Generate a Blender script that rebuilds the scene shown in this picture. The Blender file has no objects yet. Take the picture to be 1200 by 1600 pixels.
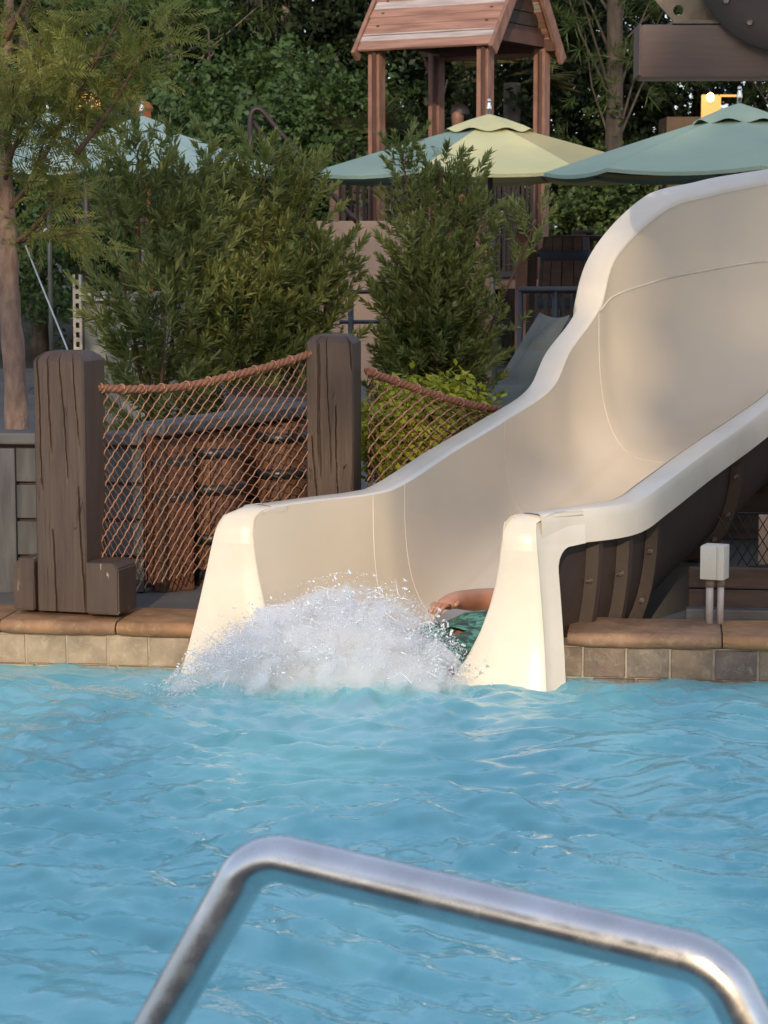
import bpy, bmesh, math, random
import numpy as np
from mathutils import Vector, Matrix, noise as mnoise
R = math.radians
random.seed(7)
rng = np.random.default_rng(7)
scene = bpy.context.scene
COL = scene.collection

# ------------------------------------------------------------------ camera
FPX, CX, CY = 3450.0, 600.0, 800.0           # photograph is 1200 x 1600
CAMZ = 1.5
PITCH = math.atan(420.0 / FPX)
cam_data = bpy.data.cameras.new('camera')
cam = bpy.data.objects.new('camera', cam_data)
COL.objects.link(cam)
cam.location = (0, 0, CAMZ)
cam.rotation_euler = (math.pi / 2 - PITCH, 0, 0)
cam_data.sensor_fit = 'AUTO'
cam_data.sensor_width = 36.0
cam_data.lens = 36.0 * FPX / 1600.0
cam_data.clip_start = 0.05
cam_data.clip_end = 2000
cam_data.dof.use_dof = True
cam_data.dof.focus_distance = 8.2
cam_data.dof.aperture_fstop = 13.0
scene.camera = cam

# ------------------------------------------------------------------ sky, sun, exposure
SUN_EL, SUN_AZ = R(18.0), R(186.0)           # azimuth clockwise from +Y: low, behind the camera, a little left
world = bpy.data.worlds.new('World')
scene.world = world
world.use_nodes = True
wn = world.node_tree
sky_node = wn.nodes.new('ShaderNodeTexSky')
sky_node.sky_type = 'NISHITA'
sky_node.sun_disc = False
sky_node.sun_elevation = SUN_EL
sky_node.sun_rotation = SUN_AZ
sky_node.altitude = 0
sky_node.air_density = 1.0
sky_node.dust_density = 2.0
bg = wn.nodes['Background']
bg.inputs['Strength'].default_value = 0.10
wn.links.new(sky_node.outputs['Color'], bg.inputs['Color'])
veil = wn.nodes.new('ShaderNodeBackground')          # thin even veil of high evening cloud
veil.inputs['Color'].default_value = (0.67, 0.74, 0.95, 1); veil.inputs['Strength'].default_value = 0.50
addw = wn.nodes.new('ShaderNodeAddShader')
wn.links.new(bg.outputs[0], addw.inputs[0]); wn.links.new(veil.outputs[0], addw.inputs[1])
wn.links.new(addw.outputs[0], wn.nodes['World Output'].inputs['Surface'])

sun_data = bpy.data.lights.new('sun', 'SUN')
sun_data.energy = 2.2
sun_data.angle = R(0.6)
sun_data.color = (1.0, 0.80, 0.56)
sun = bpy.data.objects.new('sun', sun_data)
COL.objects.link(sun)
sdir = Vector((math.sin(SUN_AZ) * math.cos(SUN_EL), math.cos(SUN_AZ) * math.cos(SUN_EL), math.sin(SUN_EL)))
sun.rotation_euler = (-sdir).to_track_quat('-Z', 'Y').to_euler()
sun.location = sdir * 60

scene.view_settings.view_transform = 'Standard'
scene.view_settings.look = 'None'
scene.view_settings.exposure = 0.36
scene.view_settings.gamma = 1.0
scene.view_settings.use_curve_mapping = False
scene.render.engine = 'CYCLES'
scene.cycles.use_denoising = True
scene.cycles.max_bounces = 12
scene.cycles.diffuse_bounces = 3
scene.cycles.glossy_bounces = 3
scene.cycles.transmission_bounces = 4
scene.cycles.transparent_max_bounces = 6
scene.cycles.sample_clamp_indirect = 6.0
scene.cycles.volume_bounces = 10
scene.cycles.volume_step_rate = 1.0
scene.cycles.volume_max_steps = 128

# ------------------------------------------------------------------ helpers
_s, _c = math.sin(PITCH), math.cos(PITCH)
def ray(px, py):
    dx, u = (px - CX) / FPX, (CY - py) / FPX
    return Vector((dx, _c + u * _s, -_s + u * _c))
def P(px, py, Y):
    d = ray(px, py); t = Y / d.y
    return Vector((d.x * t, Y, CAMZ + d.z * t))
def G(px, py, z):
    d = ray(px, py); t = (z - CAMZ) / d.z
    return Vector((d.x * t, d.y * t, z))

def tag(o, label=None, cat=None, group=None, kind=None):
    if label: o['label'] = label
    if cat: o['category'] = cat
    if group: o['group'] = group
    if kind: o['kind'] = kind
    return o
def thing(name, label, cat, loc=(0, 0, 0), group=None):
    o = bpy.data.objects.new(name, None); COL.objects.link(o)
    o.empty_display_size = 0.1
    o.location = loc
    return tag(o, label, cat, group)
def root_loc(o):
    v = Vector((0, 0, 0))
    while o is not None:
        v = v + o.location; o = o.parent
    return v
def fast_mesh(name, V, F):
    """V (n,3) array; F (m,k) array of equal-size faces"""
    V = np.asarray(V, dtype=np.float32); F = np.asarray(F, dtype=np.int32)
    me = bpy.data.meshes.new(name)
    n, (m, k) = len(V), F.shape
    me.vertices.add(n); me.vertices.foreach_set('co', V.ravel())
    me.loops.add(m * k); me.loops.foreach_set('vertex_index', F.ravel())
    me.polygons.add(m)
    me.polygons.foreach_set('loop_start', np.arange(0, m * k, k, dtype=np.int32))
    me.polygons.foreach_set('loop_total', np.full(m, k, dtype=np.int32))
    me.update(calc_edges=True)
    return me
def link(name, me, mat, parent=None, loc=None, smooth=False, rotz=0.0):
    o = bpy.data.objects.new(name, me); COL.objects.link(o)
    if mat is not None and len(me.materials) == 0: me.materials.append(mat)
    if parent is not None: o.parent = parent
    if loc is not None: o.location = Vector(loc) - (root_loc(parent) if parent else Vector((0, 0, 0)))
    if rotz: o.rotation_euler = (0, 0, rotz)
    if smooth:
        me.polygons.foreach_set('use_smooth', np.ones(len(me.polygons), dtype=bool))
    return o
class MB:
    """collects shapes in world coordinates; build() makes ONE mesh object"""
    def __init__(s): s.v = []; s.f = []
    def add(s, vs, fs):
        b = len(s.v); s.v += [tuple(v) for v in vs]; s.f += [tuple(b + i for i in f) for f in fs]; return s
    def box(s, c, size, yaw=0.0, bev=0.0, tilt=None):
        c = Vector(c); sx, sy, sz = [q / 2 for q in size]
        M = Matrix.Rotation(yaw, 3, 'Z')
        if tilt is not None: M = M @ tilt
        if bev <= 0:
            vs = [c + M @ Vector((x * sx, y * sy, z * sz)) for z in (-1, 1) for (x, y) in ((-1, -1), (1, -1), (1, 1), (-1, 1))]
            return s.add(vs, [(3, 2, 1, 0), (4, 5, 6, 7), (0, 1, 5, 4), (1, 2, 6, 5), (2, 3, 7, 6), (3, 0, 4, 7)])
        bm = bmesh.new(); bmesh.ops.create_cube(bm, size=1.0)
        for v in bm.verts: v.co = Vector((v.co.x * 2 * sx, v.co.y * 2 * sy, v.co.z * 2 * sz))
        bmesh.ops.bevel(bm, geom=list(bm.edges), offset=bev, segments=2, profile=0.6, affect='EDGES')
        bm.verts.ensure_lookup_table()
        vs = [c + M @ v.co for v in bm.verts]; fs = [[v.index for v in f.verts] for f in bm.faces]
        bm.free(); return s.add(vs, fs)
    def tube(s, pts, rad, n=8, caps=True):
        pts = [Vector(p) for p in pts]
        m = len(pts)
        rads = rad if isinstance(rad, (list, tuple)) else [rad] * m
        vs = []; up = None
        for i, p in enumerate(pts):
            d = (pts[min(i + 1, m - 1)] - pts[max(i - 1, 0)])
            if d.length < 1e-9: d = Vector((0, 0, 1))
            d.normalize()
            if up is None:
                up = Vector((0, 0, 1)) if abs(d.z) < 0.9 else Vector((1, 0, 0))
            a = d.cross(up)
            if a.length < 1e-6: a = d.orthogonal()
            a.normalize(); b = a.cross(d).normalized(); up = b
            for k in range(n):
                t = 2 * math.pi * k / n
                vs.append(p + (a * math.cos(t) + b * math.sin(t)) * rads[i])
        fs = [(i * n + k, i * n + (k + 1) % n, (i + 1) * n + (k + 1) % n, (i + 1) * n + k) for i in range(m - 1) for k in range(n)]
        if caps:
            fs.append(tuple(range(n - 1, -1, -1))); fs.append(tuple((m - 1) * n + k for k in range(n)))
        return s.add(vs, fs)
    def grid(s, rows, close=False):
        """rows: list of equal-length point lists"""
        k = len(rows[0]); vs = [p for r in rows for p in r]
        fs = []
        for i in range(len(rows) - 1):
            for j in range(k - 1 if not close else k):
                fs.append((i * k + j, i * k + (j + 1) % k, (i + 1) * k + (j + 1) % k, (i + 1) * k + j))
        return s.add(vs, fs)
    def lathe(s, c, prof, n=24):
        c = Vector(c)
        rows = [[c + Vector((r * math.cos(2 * math.pi * k / n), r * math.sin(2 * math.pi * k / n), z)) for k in range(n)] for r, z in prof]
        return s.grid(rows, close=True)
    def prism(s, poly, z0, z1):
        n = len(poly)
        vs = [(p[0], p[1], z0) for p in poly] + [(p[0], p[1], z1) for p in poly]
        fs = [tuple(range(n - 1, -1, -1)), tuple(range(n, 2 * n))] + [(i, (i + 1) % n, n + (i + 1) % n, n + i) for i in range(n)]
        return s.add(vs, fs)
    def build(s, name, mat, parent=None, smooth=False, loc=None):
        L = root_loc(parent) if parent is not None else Vector(loc or (0, 0, 0))
        me = bpy.data.meshes.new(name)
        me.from_pydata([(v[0] - L.x, v[1] - L.y, v[2] - L.z) for v in s.v], [], s.f)
        me.update()
        o = link(name, me, mat, parent, None, smooth)
        if parent is None: o.location = L
        return o
def autosmooth(o, ang=40):
    me = o.data
    me.polygons.foreach_set('use_smooth', np.ones(len(me.polygons), dtype=bool))
    try: me.set_sharp_from_angle(angle=R(ang))
    except Exception: pass
    return o
def catmull(pts, n):
    pts = np.array(pts, float); m = len(pts); out = []
    for q in np.linspace(0, m - 1, n):
        i = min(int(q), m - 2); t = q - i
        p0, p1, p2, p3 = pts[max(i - 1, 0)], pts[i], pts[i + 1], pts[min(i + 2, m - 1)]
        out.append(0.5 * (2 * p1 + (p2 - p0) * t + (2 * p0 - 5 * p1 + 4 * p2 - p3) * t * t + (3 * p1 - p0 - 3 * p2 + p3) * t ** 3))
    return np.array(out)

# ------------------------------------------------------------------ materials
def new_mat(name):
    m = bpy.data.materials.new(name); m.use_nodes = True
    return m, m.node_tree, m.node_tree.nodes['Principled BSDF']
def mix_rgb(nt, fac, a, b, mode='MIX'):
    n = nt.nodes.new('ShaderNodeMix'); n.data_type = 'RGBA'; n.blend_type = mode
    for sock, v in ((n.inputs[0], fac), (n.inputs[6], a), (n.inputs[7], b)):
        if hasattr(v, 'is_linked') or hasattr(v, 'links'): nt.links.new(v, sock)
        elif isinstance(v, (int, float)): sock.default_value = v
        else: sock.default_value = (*v, 1.0)
    return n.outputs[2]
def noise_fac(nt, scale, detail=4, stretch=(1, 1, 1), lo=0.35, hi=0.65, coord='Object', rough=0.55, dist=0.0):
    tc = nt.nodes.new('ShaderNodeTexCoord'); mp = nt.nodes.new('ShaderNodeMapping'); mp.inputs['Scale'].default_value = stretch
    nz = nt.nodes.new('ShaderNodeTexNoise'); nz.inputs['Scale'].default_value = scale; nz.inputs['Detail'].default_value = detail
    nz.inputs['Roughness'].default_value = rough; nz.inputs['Distortion'].default_value = dist
    nt.links.new(tc.outputs[coord], mp.inputs['Vector']); nt.links.new(mp.outputs['Vector'], nz.inputs['Vector'])
    mr = nt.nodes.new('ShaderNodeMapRange'); mr.inputs['From Min'].default_value = lo; mr.inputs['From Max'].default_value = hi
    nt.links.new(nz.outputs['Fac'], mr.inputs['Value'])
    return mr.outputs['Result']
def bump(nt, bsdf, h, strength=0.3, dist=0.01):
    b = nt.nodes.new('ShaderNodeBump'); b.inputs['Strength'].default_value = strength; b.inputs['Distance'].default_value = dist
    nt.links.new(h, b.inputs['Height']); nt.links.new(b.outputs['Normal'], bsdf.inputs['Normal'])
    return b
def mat_simple(name, c1, c2=None, scale=6, rough=0.6, metal=0.0, stretch=(1, 1, 1), bumps=0.15, bdist=0.004, bscale=None, coord='Object', spec=0.5, coat=0.0, lo=.35, hi=.65):
    m, nt, b = new_mat(name)
    c2 = c2 or tuple(q * 0.75 for q in c1)
    f = noise_fac(nt, scale, 5, stretch, lo, hi, coord=coord)
    nt.links.new(mix_rgb(nt, f, c2, c1), b.inputs['Base Color'])
    b.inputs['Roughness'].default_value = rough; b.inputs['Metallic'].default_value = metal
    b.inputs['Specular IOR Level'].default_value = spec
    if coat: b.inputs['Coat Weight'].default_value = coat; b.inputs['Coat Roughness'].default_value = 0.12
    if bumps: bump(nt, b, noise_fac(nt, bscale or scale * 6, 5, stretch, 0, 1, coord=coord), bumps, bdist)
    return m
def mat_piece(name, cols, scale=8, rough=0.7, bumps=0.3, bdist=0.004, spots=None, stretch=(1, 1, 1), spec=0.4):
    """stone / tile / plank: each object its own tone (Object Info random) plus blotches"""
    m, nt, b = new_mat(name)
    oi = nt.nodes.new('ShaderNodeObjectInfo')
    rp = nt.nodes.new('ShaderNodeValToRGB')
    els = rp.color_ramp.elements
    while len(els) < len(cols): els.new(0.5)
    for i, c in enumerate(cols): els[i].position = i / max(1, len(cols) - 1); els[i].color = (*c, 1)
    nt.links.new(oi.outputs['Random'], rp.inputs['Fac'])
    # blotches, offset per object
    tc = nt.nodes.new('ShaderNodeTexCoord'); ad = nt.nodes.new('ShaderNodeVectorMath'); ad.operation = 'ADD'
    mp = nt.nodes.new('ShaderNodeMapping'); mp.inputs['Scale'].default_value = stretch
    mul = nt.nodes.new('ShaderNodeMath'); mul.operation = 'MULTIPLY'; mul.inputs[1].default_value = 37.0
    nt.links.new(oi.outputs['Random'], mul.inputs[0])
    cmb = nt.nodes.new('ShaderNodeCombineXYZ'); nt.links.new(mul.outputs[0], cmb.inputs[0]); nt.links.new(mul.outputs[0], cmb.inputs[1])
    nt.links.new(tc.outputs['Object'], mp.inputs['Vector']); nt.links.new(mp.outputs['Vector'], ad.inputs[0]); nt.links.new(cmb.outputs[0], ad.inputs[1])
    nz = nt.nodes.new('ShaderNodeTexNoise'); nz.inputs['Scale'].default_value = scale; nz.inputs['Detail'].default_value = 6
    nt.links.new(ad.outputs[0], nz.inputs['Vector'])
    mr = nt.nodes.new('ShaderNodeMapRange'); mr.inputs['From Min'].default_value = .3; mr.inputs['From Max'].default_value = .7
    mr.inputs['To Min'].default_value = 0.62; mr.inputs['To Max'].default_value = 1.2
    nt.links.new(nz.outputs['Fac'], mr.inputs['Value'])
    hs = nt.nodes.new('ShaderNodeHueSaturation'); nt.links.new(rp.outputs['Color'], hs.inputs['Color']); nt.links.new(mr.outputs['Result'], hs.inputs['Value'])
    colour = hs.outputs['Color']
    if spots:
        nz2 = nt.nodes.new('ShaderNodeTexNoise'); nz2.inputs['Scale'].default_value = scale * 2.9; nz2.inputs['Detail'].default_value = 9; nz2.inputs['Roughness'].default_value = 0.72; nz2.inputs['Distortion'].default_value = 0.8
        nt.links.new(ad.outputs[0], nz2.inputs['Vector'])
        m2 = nt.nodes.new('ShaderNodeMapRange'); m2.inputs['From Min'].default_value = .50; m2.inputs['From Max'].default_value = .76; m2.inputs['To Max'].default_value = 0.65
        nt.links.new(nz2.outputs['Fac'], m2.inputs['Value'])
        colour = mix_rgb(nt, m2.outputs['Result'], colour, spots)
    nt.links.new(colour, b.inputs['Base Color'])
    b.inputs['Roughness'].default_value = rough; b.inputs['Specular IOR Level'].default_value = spec
    nz3 = nt.nodes.new('ShaderNodeTexNoise'); nz3.inputs['Scale'].default_value = scale * 5; nz3.inputs['Detail'].default_value = 6
    nt.links.new(ad.outputs[0], nz3.inputs['Vector'])
    bump(nt, b, nz3.outputs['Fac'], bumps, bdist)
    return m
def mat_leaf(name, cols, rough=0.55, transl=0.35, spec=0.35):
    m, nt, b = new_mat(name)
    g = nt.nodes.new('ShaderNodeNewGeometry')
    rp = nt.nodes.new('ShaderNodeValToRGB'); els = rp.color_ramp.elements
    while len(els) < len(cols): els.new(0.5)
    for i, c in enumerate(cols): els[i].position = i / max(1, len(cols) - 1); els[i].color = (*c, 1)
    nt.links.new(g.outputs['Random Per Island'], rp.inputs['Fac'])
    big = noise_fac(nt, 1.7, 2, (1, 1, 1), .3, .7)
    c = mix_rgb(nt, 0.45, rp.outputs['Color'], mix_rgb(nt, big, tuple(q * .55 for q in cols[0]), tuple(min(1, q * 1.25) for q in cols[-1])))
    nt.links.new(c, b.inputs['Base Color'])
    b.inputs['Roughness'].default_value = rough; b.inputs['Specular IOR Level'].default_value = spec
    tr = nt.nodes.new('ShaderNodeBsdfTranslucent'); nt.links.new(mix_rgb(nt, 0.5, c, (0.12, 0.16, 0.02)), tr.inputs['Color'])
    mx = nt.nodes.new('ShaderNodeMixShader'); mx.inputs[0].default_value = transl
    out = nt.nodes['Material Output']
    nt.links.new(b.outputs[0], mx.inputs[1]); nt.links.new(tr.outputs[0], mx.inputs[2]); nt.links.new(mx.outputs[0], out.inputs['Surface'])
    return m
def mat_emit(name, col, strength):
    m, nt, b = new_mat(name)
    b.inputs['Base Color'].default_value = (0.02, 0.02, 0.02, 1); b.inputs['Emission Color'].default_value = (*col, 1); b.inputs['Emission Strength'].default_value = strength
    return m

M = {}
M['gel'] = mat_simple('slide_gelcoat', (0.66, 0.565, 0.44), (0.62, 0.53, 0.41), scale=2.2, rough=0.33, bumps=0, coat=0.25)
_nt = M['gel'].node_tree; _b = _nt.nodes['Principled BSDF']
_old = _b.inputs['Base Color'].links[0].from_socket
_st = _nt.nodes.new('ShaderNodeMath'); _st.operation = 'MULTIPLY'; _st.inputs[1].default_value = 0.05
_nt.links.new(noise_fac(_nt, 3.0, 7, (.8, .8, 2.2), .48, .75, rough=.65, dist=.6), _st.inputs[0])
_nt.links.new(mix_rgb(_nt, _st.outputs[0], _old, (0.47, 0.41, 0.32)), _b.inputs['Base Color'])
_mr = _nt.nodes.new('ShaderNodeMapRange'); _mr.inputs['To Min'].default_value = 0.24; _mr.inputs['To Max'].default_value = 0.36
_nt.nodes.remove(_mr)
M['gel_rim'] = mat_simple('slide_gelcoat_rim', (0.72, 0.65, 0.54), (0.66, 0.59, 0.48), scale=5, rough=0.34, bumps=0.06, bdist=0.002, bscale=20, coat=0.2)
M['seam'] = mat_simple('seam_sealant', (0.78, 0.71, 0.60), rough=0.4, bumps=0)
M['shell'] = mat_simple('slide_shell_paint', (0.045, 0.027, 0.019), (0.030, 0.018, 0.014), scale=4, rough=0.62, bumps=0.2, bdist=0.006, bscale=30)
M['bolt'] = mat_simple('bolt_steel', (0.30, 0.26, 0.21), (0.14, 0.10, 0.07), scale=60, rough=0.5, metal=0.6, bumps=0)
M['steel'] = None
M['coping'] = mat_piece('coping_stone', [(0.25, 0.140, 0.078), (0.29, 0.150, 0.066), (0.23, 0.138, 0.085)], scale=9, rough=0.62, bumps=0.4, bdist=0.004, spots=(0.40, 0.29, 0.16))
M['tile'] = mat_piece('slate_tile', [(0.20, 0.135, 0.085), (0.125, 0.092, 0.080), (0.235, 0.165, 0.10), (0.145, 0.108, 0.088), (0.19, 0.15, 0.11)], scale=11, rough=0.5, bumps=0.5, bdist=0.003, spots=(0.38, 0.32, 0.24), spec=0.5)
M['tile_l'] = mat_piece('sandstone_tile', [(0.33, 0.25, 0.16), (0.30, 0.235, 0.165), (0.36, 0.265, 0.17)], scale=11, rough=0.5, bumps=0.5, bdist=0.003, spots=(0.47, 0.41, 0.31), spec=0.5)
M['grout'] = mat_simple('grout', (0.46, 0.40, 0.32), (0.30, 0.25, 0.2), scale=20, rough=0.9)
M['wood_post'] = None
M['deck'] = mat_simple('deck_concrete', (0.13, 0.122, 0.112), (0.095, 0.09, 0.083), scale=2.5, rough=0.85, bumps=0.3, bscale=60)
M['soil'] = mat_simple('soil', (0.05, 0.04, 0.028), (0.03, 0.035, 0.018), scale=3, rough=0.95, bumps=0.6, bdist=0.03, bscale=12)
M['pit'] = mat_simple('pit_concrete', (0.05, 0.042, 0.035), scale=3, rough=0.9)
M['pool_plaster'] = mat_simple('pool_plaster', (0.35, 0.55, 0.62), scale=3, rough=0.7)
M['gray_paint'] = mat_piece('gray_painted_wood', [(0.078, 0.078, 0.082), (0.090, 0.090, 0.093), (0.070, 0.071, 0.075)], scale=5, rough=0.7, bumps=0.35, bdist=0.003, stretch=(6, 6, 1))
M['cap_paint'] = mat_piece('gray_cap', [(0.105, 0.102, 0.105), (0.085, 0.083, 0.086)], scale=7, rough=0.6, bumps=0.3)
M['brown_board'] = mat_piece('brown_board', [(0.050, 0.030, 0.022), (0.068, 0.036, 0.024), (0.045, 0.031, 0.025)], scale=6, rough=0.7, bumps=0.35, stretch=(1, 1, 5))
M['rust_board'] = mat_piece('rust_board', [(0.12, 0.048, 0.026), (0.09, 0.038, 0.022)], scale=8, rough=0.75, bumps=0.5, stretch=(1, 1, 5))
M['rope'] = mat_simple('rope_brown', (0.30, 0.125, 0.065), (0.20, 0.085, 0.05), scale=60, rough=0.85, bumps=0.6, bdist=0.004, bscale=150)
M['net_lit'] = mat_simple('net_cord_lit', (0.38, 0.205, 0.125), (0.29, 0.15, 0.092), scale=40, rough=0.8, bumps=0)  # cords of one slant coloured lighter, as if catching the light
M['net_shaded'] = mat_simple('net_cord_shaded', (0.20, 0.10, 0.065), (0.14, 0.072, 0.05), scale=40, rough=0.8, bumps=0)  # same cord on the other slant, its shade put into the colour
M['bronze_rail'] = mat_simple('bronze_rail', (0.045, 0.025, 0.022), rough=0.4, bumps=0)
M['black_rail'] = mat_simple('black_rail', (0.022, 0.024, 0.028), rough=0.38, bumps=0)
M['terracotta'] = mat_piece('terracotta_composite', [(0.235, 0.125, 0.090), (0.255, 0.135, 0.096)], scale=5, rough=0.65, bumps=0.15, stretch=(3, 3, 1))
M['terracotta_dark'] = mat_simple('dark_composite', (0.10, 0.045, 0.032), rough=0.7)
M['roof_board'] = mat_piece('roof_board', [(0.285, 0.155, 0.115), (0.31, 0.165, 0.12), (0.26, 0.145, 0.108)], scale=6, rough=0.65, bumps=0.2, stretch=(.4, 4, 4))
M['roof_grey'] = mat_piece('weathered_board', [(0.42, 0.36, 0.34), (0.38, 0.33, 0.32)], scale=9, rough=0.7, bumps=0.25, stretch=(.3, 4, 4))
M['stucco'] = mat_simple('stucco_beige', (0.42, 0.29, 0.215), (0.37, 0.26, 0.19), scale=3, rough=0.9, bumps=0.4, bscale=80)
M['fab_green'] = mat_simple('canvas_seafoam', (0.285, 0.385, 0.295), (0.26, 0.355, 0.275), scale=3, rough=0.85, bumps=0.1, bscale=300)
M['fab_green2'] = mat_simple('canvas_pale_green', (0.40, 0.50, 0.42), (0.35, 0.46, 0.39), scale=3, rough=0.85, bumps=0.1, bscale=300)
M['fab_yellow'] = mat_simple('canvas_yellow', (0.78, 0.70, 0.34), (0.72, 0.64, 0.31), scale=3, rough=0.85, bumps=0.1, bscale=300)
M['fab_yellow_shade'] = mat_simple('canvas_yellow_shaded', (0.58, 0.47, 0.21), (0.54, 0.44, 0.19), scale=3, rough=0.85, bumps=0.1, bscale=300)  # yellow canvas darkened in colour for panels turned away from the light
M['pole'] = mat_simple('umbrella_pole', (0.20, 0.22, 0.20), rough=0.4, metal=0.4, bumps=0)
M['finial'] = mat_simple('finial_chrome', (0.8, 0.78, 0.74), rough=0.12, metal=1.0, bumps=0)
M['sling'] = mat_simple('sling_fabric', (0.118, 0.128, 0.108), (0.095, 0.104, 0.09), scale=120, rough=0.85, bumps=0.3, bscale=400)
M['frame_dark'] = mat_simple('lounger_frame', (0.03, 0.03, 0.03), rough=0.4, bumps=0)
M['box_plastic'] = mat_simple('box_plastic', (0.60, 0.54, 0.46), (0.55, 0.49, 0.41), scale=8, rough=0.5, bumps=0.05)
M['conduit'] = mat_simple('conduit_paint', (0.42, 0.38, 0.37), (0.36, 0.32, 0.31), scale=20, rough=0.45, bumps=0.05)
M['galv'] = mat_simple('galvanised', (0.55, 0.55, 0.53), (0.42, 0.42, 0.41), scale=20, rough=0.4, metal=0.6, bumps=0.05)
M['panel_white'] = mat_simple('sheet_panel', (0.42, 0.42, 0.38), (0.37, 0.37, 0.34), scale=3, rough=0.6, bumps=0.05)
M['pipe'] = mat_simple('pipe_brown', (0.13, 0.075, 0.055), (0.10, 0.06, 0.047), scale=5, rough=0.55, stretch=(.7, 6, 6), bumps=0.3, bscale=10, lo=.3, hi=.7)
M['bracket'] = mat_simple('bracket_bronze', (0.20, 0.155, 0.105), (0.15, 0.115, 0.08), scale=25, rough=0.7, bumps=0.35, bscale=90)
M['skin'] = mat_simple('skin', (0.52, 0.26, 0.17), (0.46, 0.21, 0.13), scale=8, rough=0.42, bumps=0.05)
M['skin_dark'] = mat_simple('skin_tan', (0.22, 0.11, 0.07), rough=0.5, bumps=0)
M['hair'] = mat_simple('hair_dark', (0.02, 0.014, 0.012), rough=0.5, bumps=0.4, bscale=200)
M['cloth_navy'] = mat_simple('cloth_navy', (0.02, 0.028, 0.05), rough=0.8, bumps=0.1)
M['cloth_brown'] = mat_simple('cloth_brown', (0.10, 0.055, 0.03), rough=0.8, bumps=0.1)
M['bark_pink'] = mat_simple('bark_pinkish', (0.34, 0.24, 0.18), (0.20, 0.125, 0.095), scale=9, rough=0.9, bumps=0.8, bdist=0.012, stretch=(2.5, 2.5, 1), bscale=26)
M['bark_grey'] = mat_simple('bark_grey', (0.085, 0.070, 0.058), (0.042, 0.034, 0.029), scale=7, rough=0.95, bumps=0.9, bdist=0.02, stretch=(2, 2, .6), bscale=16)
M['bark_pale'] = mat_simple('bark_pale', (0.30, 0.26, 0.21), (0.19, 0.16, 0.13), scale=5, rough=0.9, bumps=0.6, bdist=0.01, stretch=(2, 2, .6), bscale=18)
M['twig'] = mat_simple('twig', (0.16, 0.085, 0.05), (0.11, 0.06, 0.04), scale=12, rough=0.85, bumps=0.2)
M['leaf_podo'] = mat_leaf('leaf_yew_pine', [(0.060, 0.112, 0.034), (0.155, 0.225, 0.064), (0.27, 0.32, 0.092), (0.44, 0.44, 0.16)])
M['leaf_podo_l'] = mat_leaf('leaf_yew_pine_light', [(0.070, 0.128, 0.035), (0.17, 0.24, 0.065), (0.29, 0.33, 0.09), (0.48, 0.46, 0.15)])
M['leaf_cyp'] = mat_leaf('leaf_cypress', [(0.11, 0.16, 0.034), (0.19, 0.235, 0.05), (0.28, 0.29, 0.065), (0.38, 0.34, 0.10)], transl=0.45)
M['leaf_gold'] = mat_leaf('leaf_golden', [(0.24, 0.30, 0.02), (0.46, 0.50, 0.035), (0.65, 0.60, 0.06)], transl=0.35)
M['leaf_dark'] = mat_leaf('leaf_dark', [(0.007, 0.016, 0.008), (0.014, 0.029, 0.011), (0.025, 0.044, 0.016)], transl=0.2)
M['leaf_mid'] = mat_leaf('leaf_mid', [(0.024, 0.055, 0.018), (0.046, 0.094, 0.027), (0.075, 0.135, 0.042)], transl=0.3)
M['leaf_pine'] = mat_leaf('leaf_pine', [(0.022, 0.046, 0.013), (0.046, 0.080, 0.020), (0.080, 0.118, 0.030)], transl=0.2)
M['leaf_palm'] = mat_leaf('leaf_palm', [(0.04, 0.07, 0.03), (0.09, 0.11, 0.05), (0.16, 0.13, 0.06)], transl=0.25)
M['moss'] = mat_leaf('spanish_moss', [(0.08, 0.08, 0.065), (0.13, 0.125, 0.105)], transl=0.3)
M['lamp_warm'] = mat_emit('lamp_warm', (1.0, 0.62, 0.18), 14.0)
M['win_warm'] = mat_emit('window_warm', (1.0, 0.46, 0.10), 0.95)
M['hut'] = mat_simple('hut_wall', (0.09, 0.055, 0.03), rough=0.8)
M['orange'] = mat_simple('orange_cloth', (0.42, 0.13, 0.035), rough=0.8, bumps=0.1)

# handrail steel: satin, faintly scratched
m, nt, b = new_mat('rail_stainless')
f = noise_fac(nt, 14, 6, (1, 1, 1), .3, .75)
nt.links.new(mix_rgb(nt, f, (0.50, 0.50, 0.50), (0.68, 0.685, 0.70)), b.inputs['Base Color'])
b.inputs['Metallic'].default_value = 1.0
mr = nt.nodes.new('ShaderNodeMapRange'); mr.inputs['To Min'].default_value = 0.18; mr.inputs['To Max'].default_value = 0.32
nt.links.new(noise_fac(nt, 35, 6, (1, 1, 1), .35, .65), mr.inputs['Value']); nt.links.new(mr.outputs['Result'], b.inputs['Roughness'])
bump(nt, b, noise_fac(nt, 90, 4, (1, 1, 1), 0, 1), 0.05, 0.001)
M['steel'] = m

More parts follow.
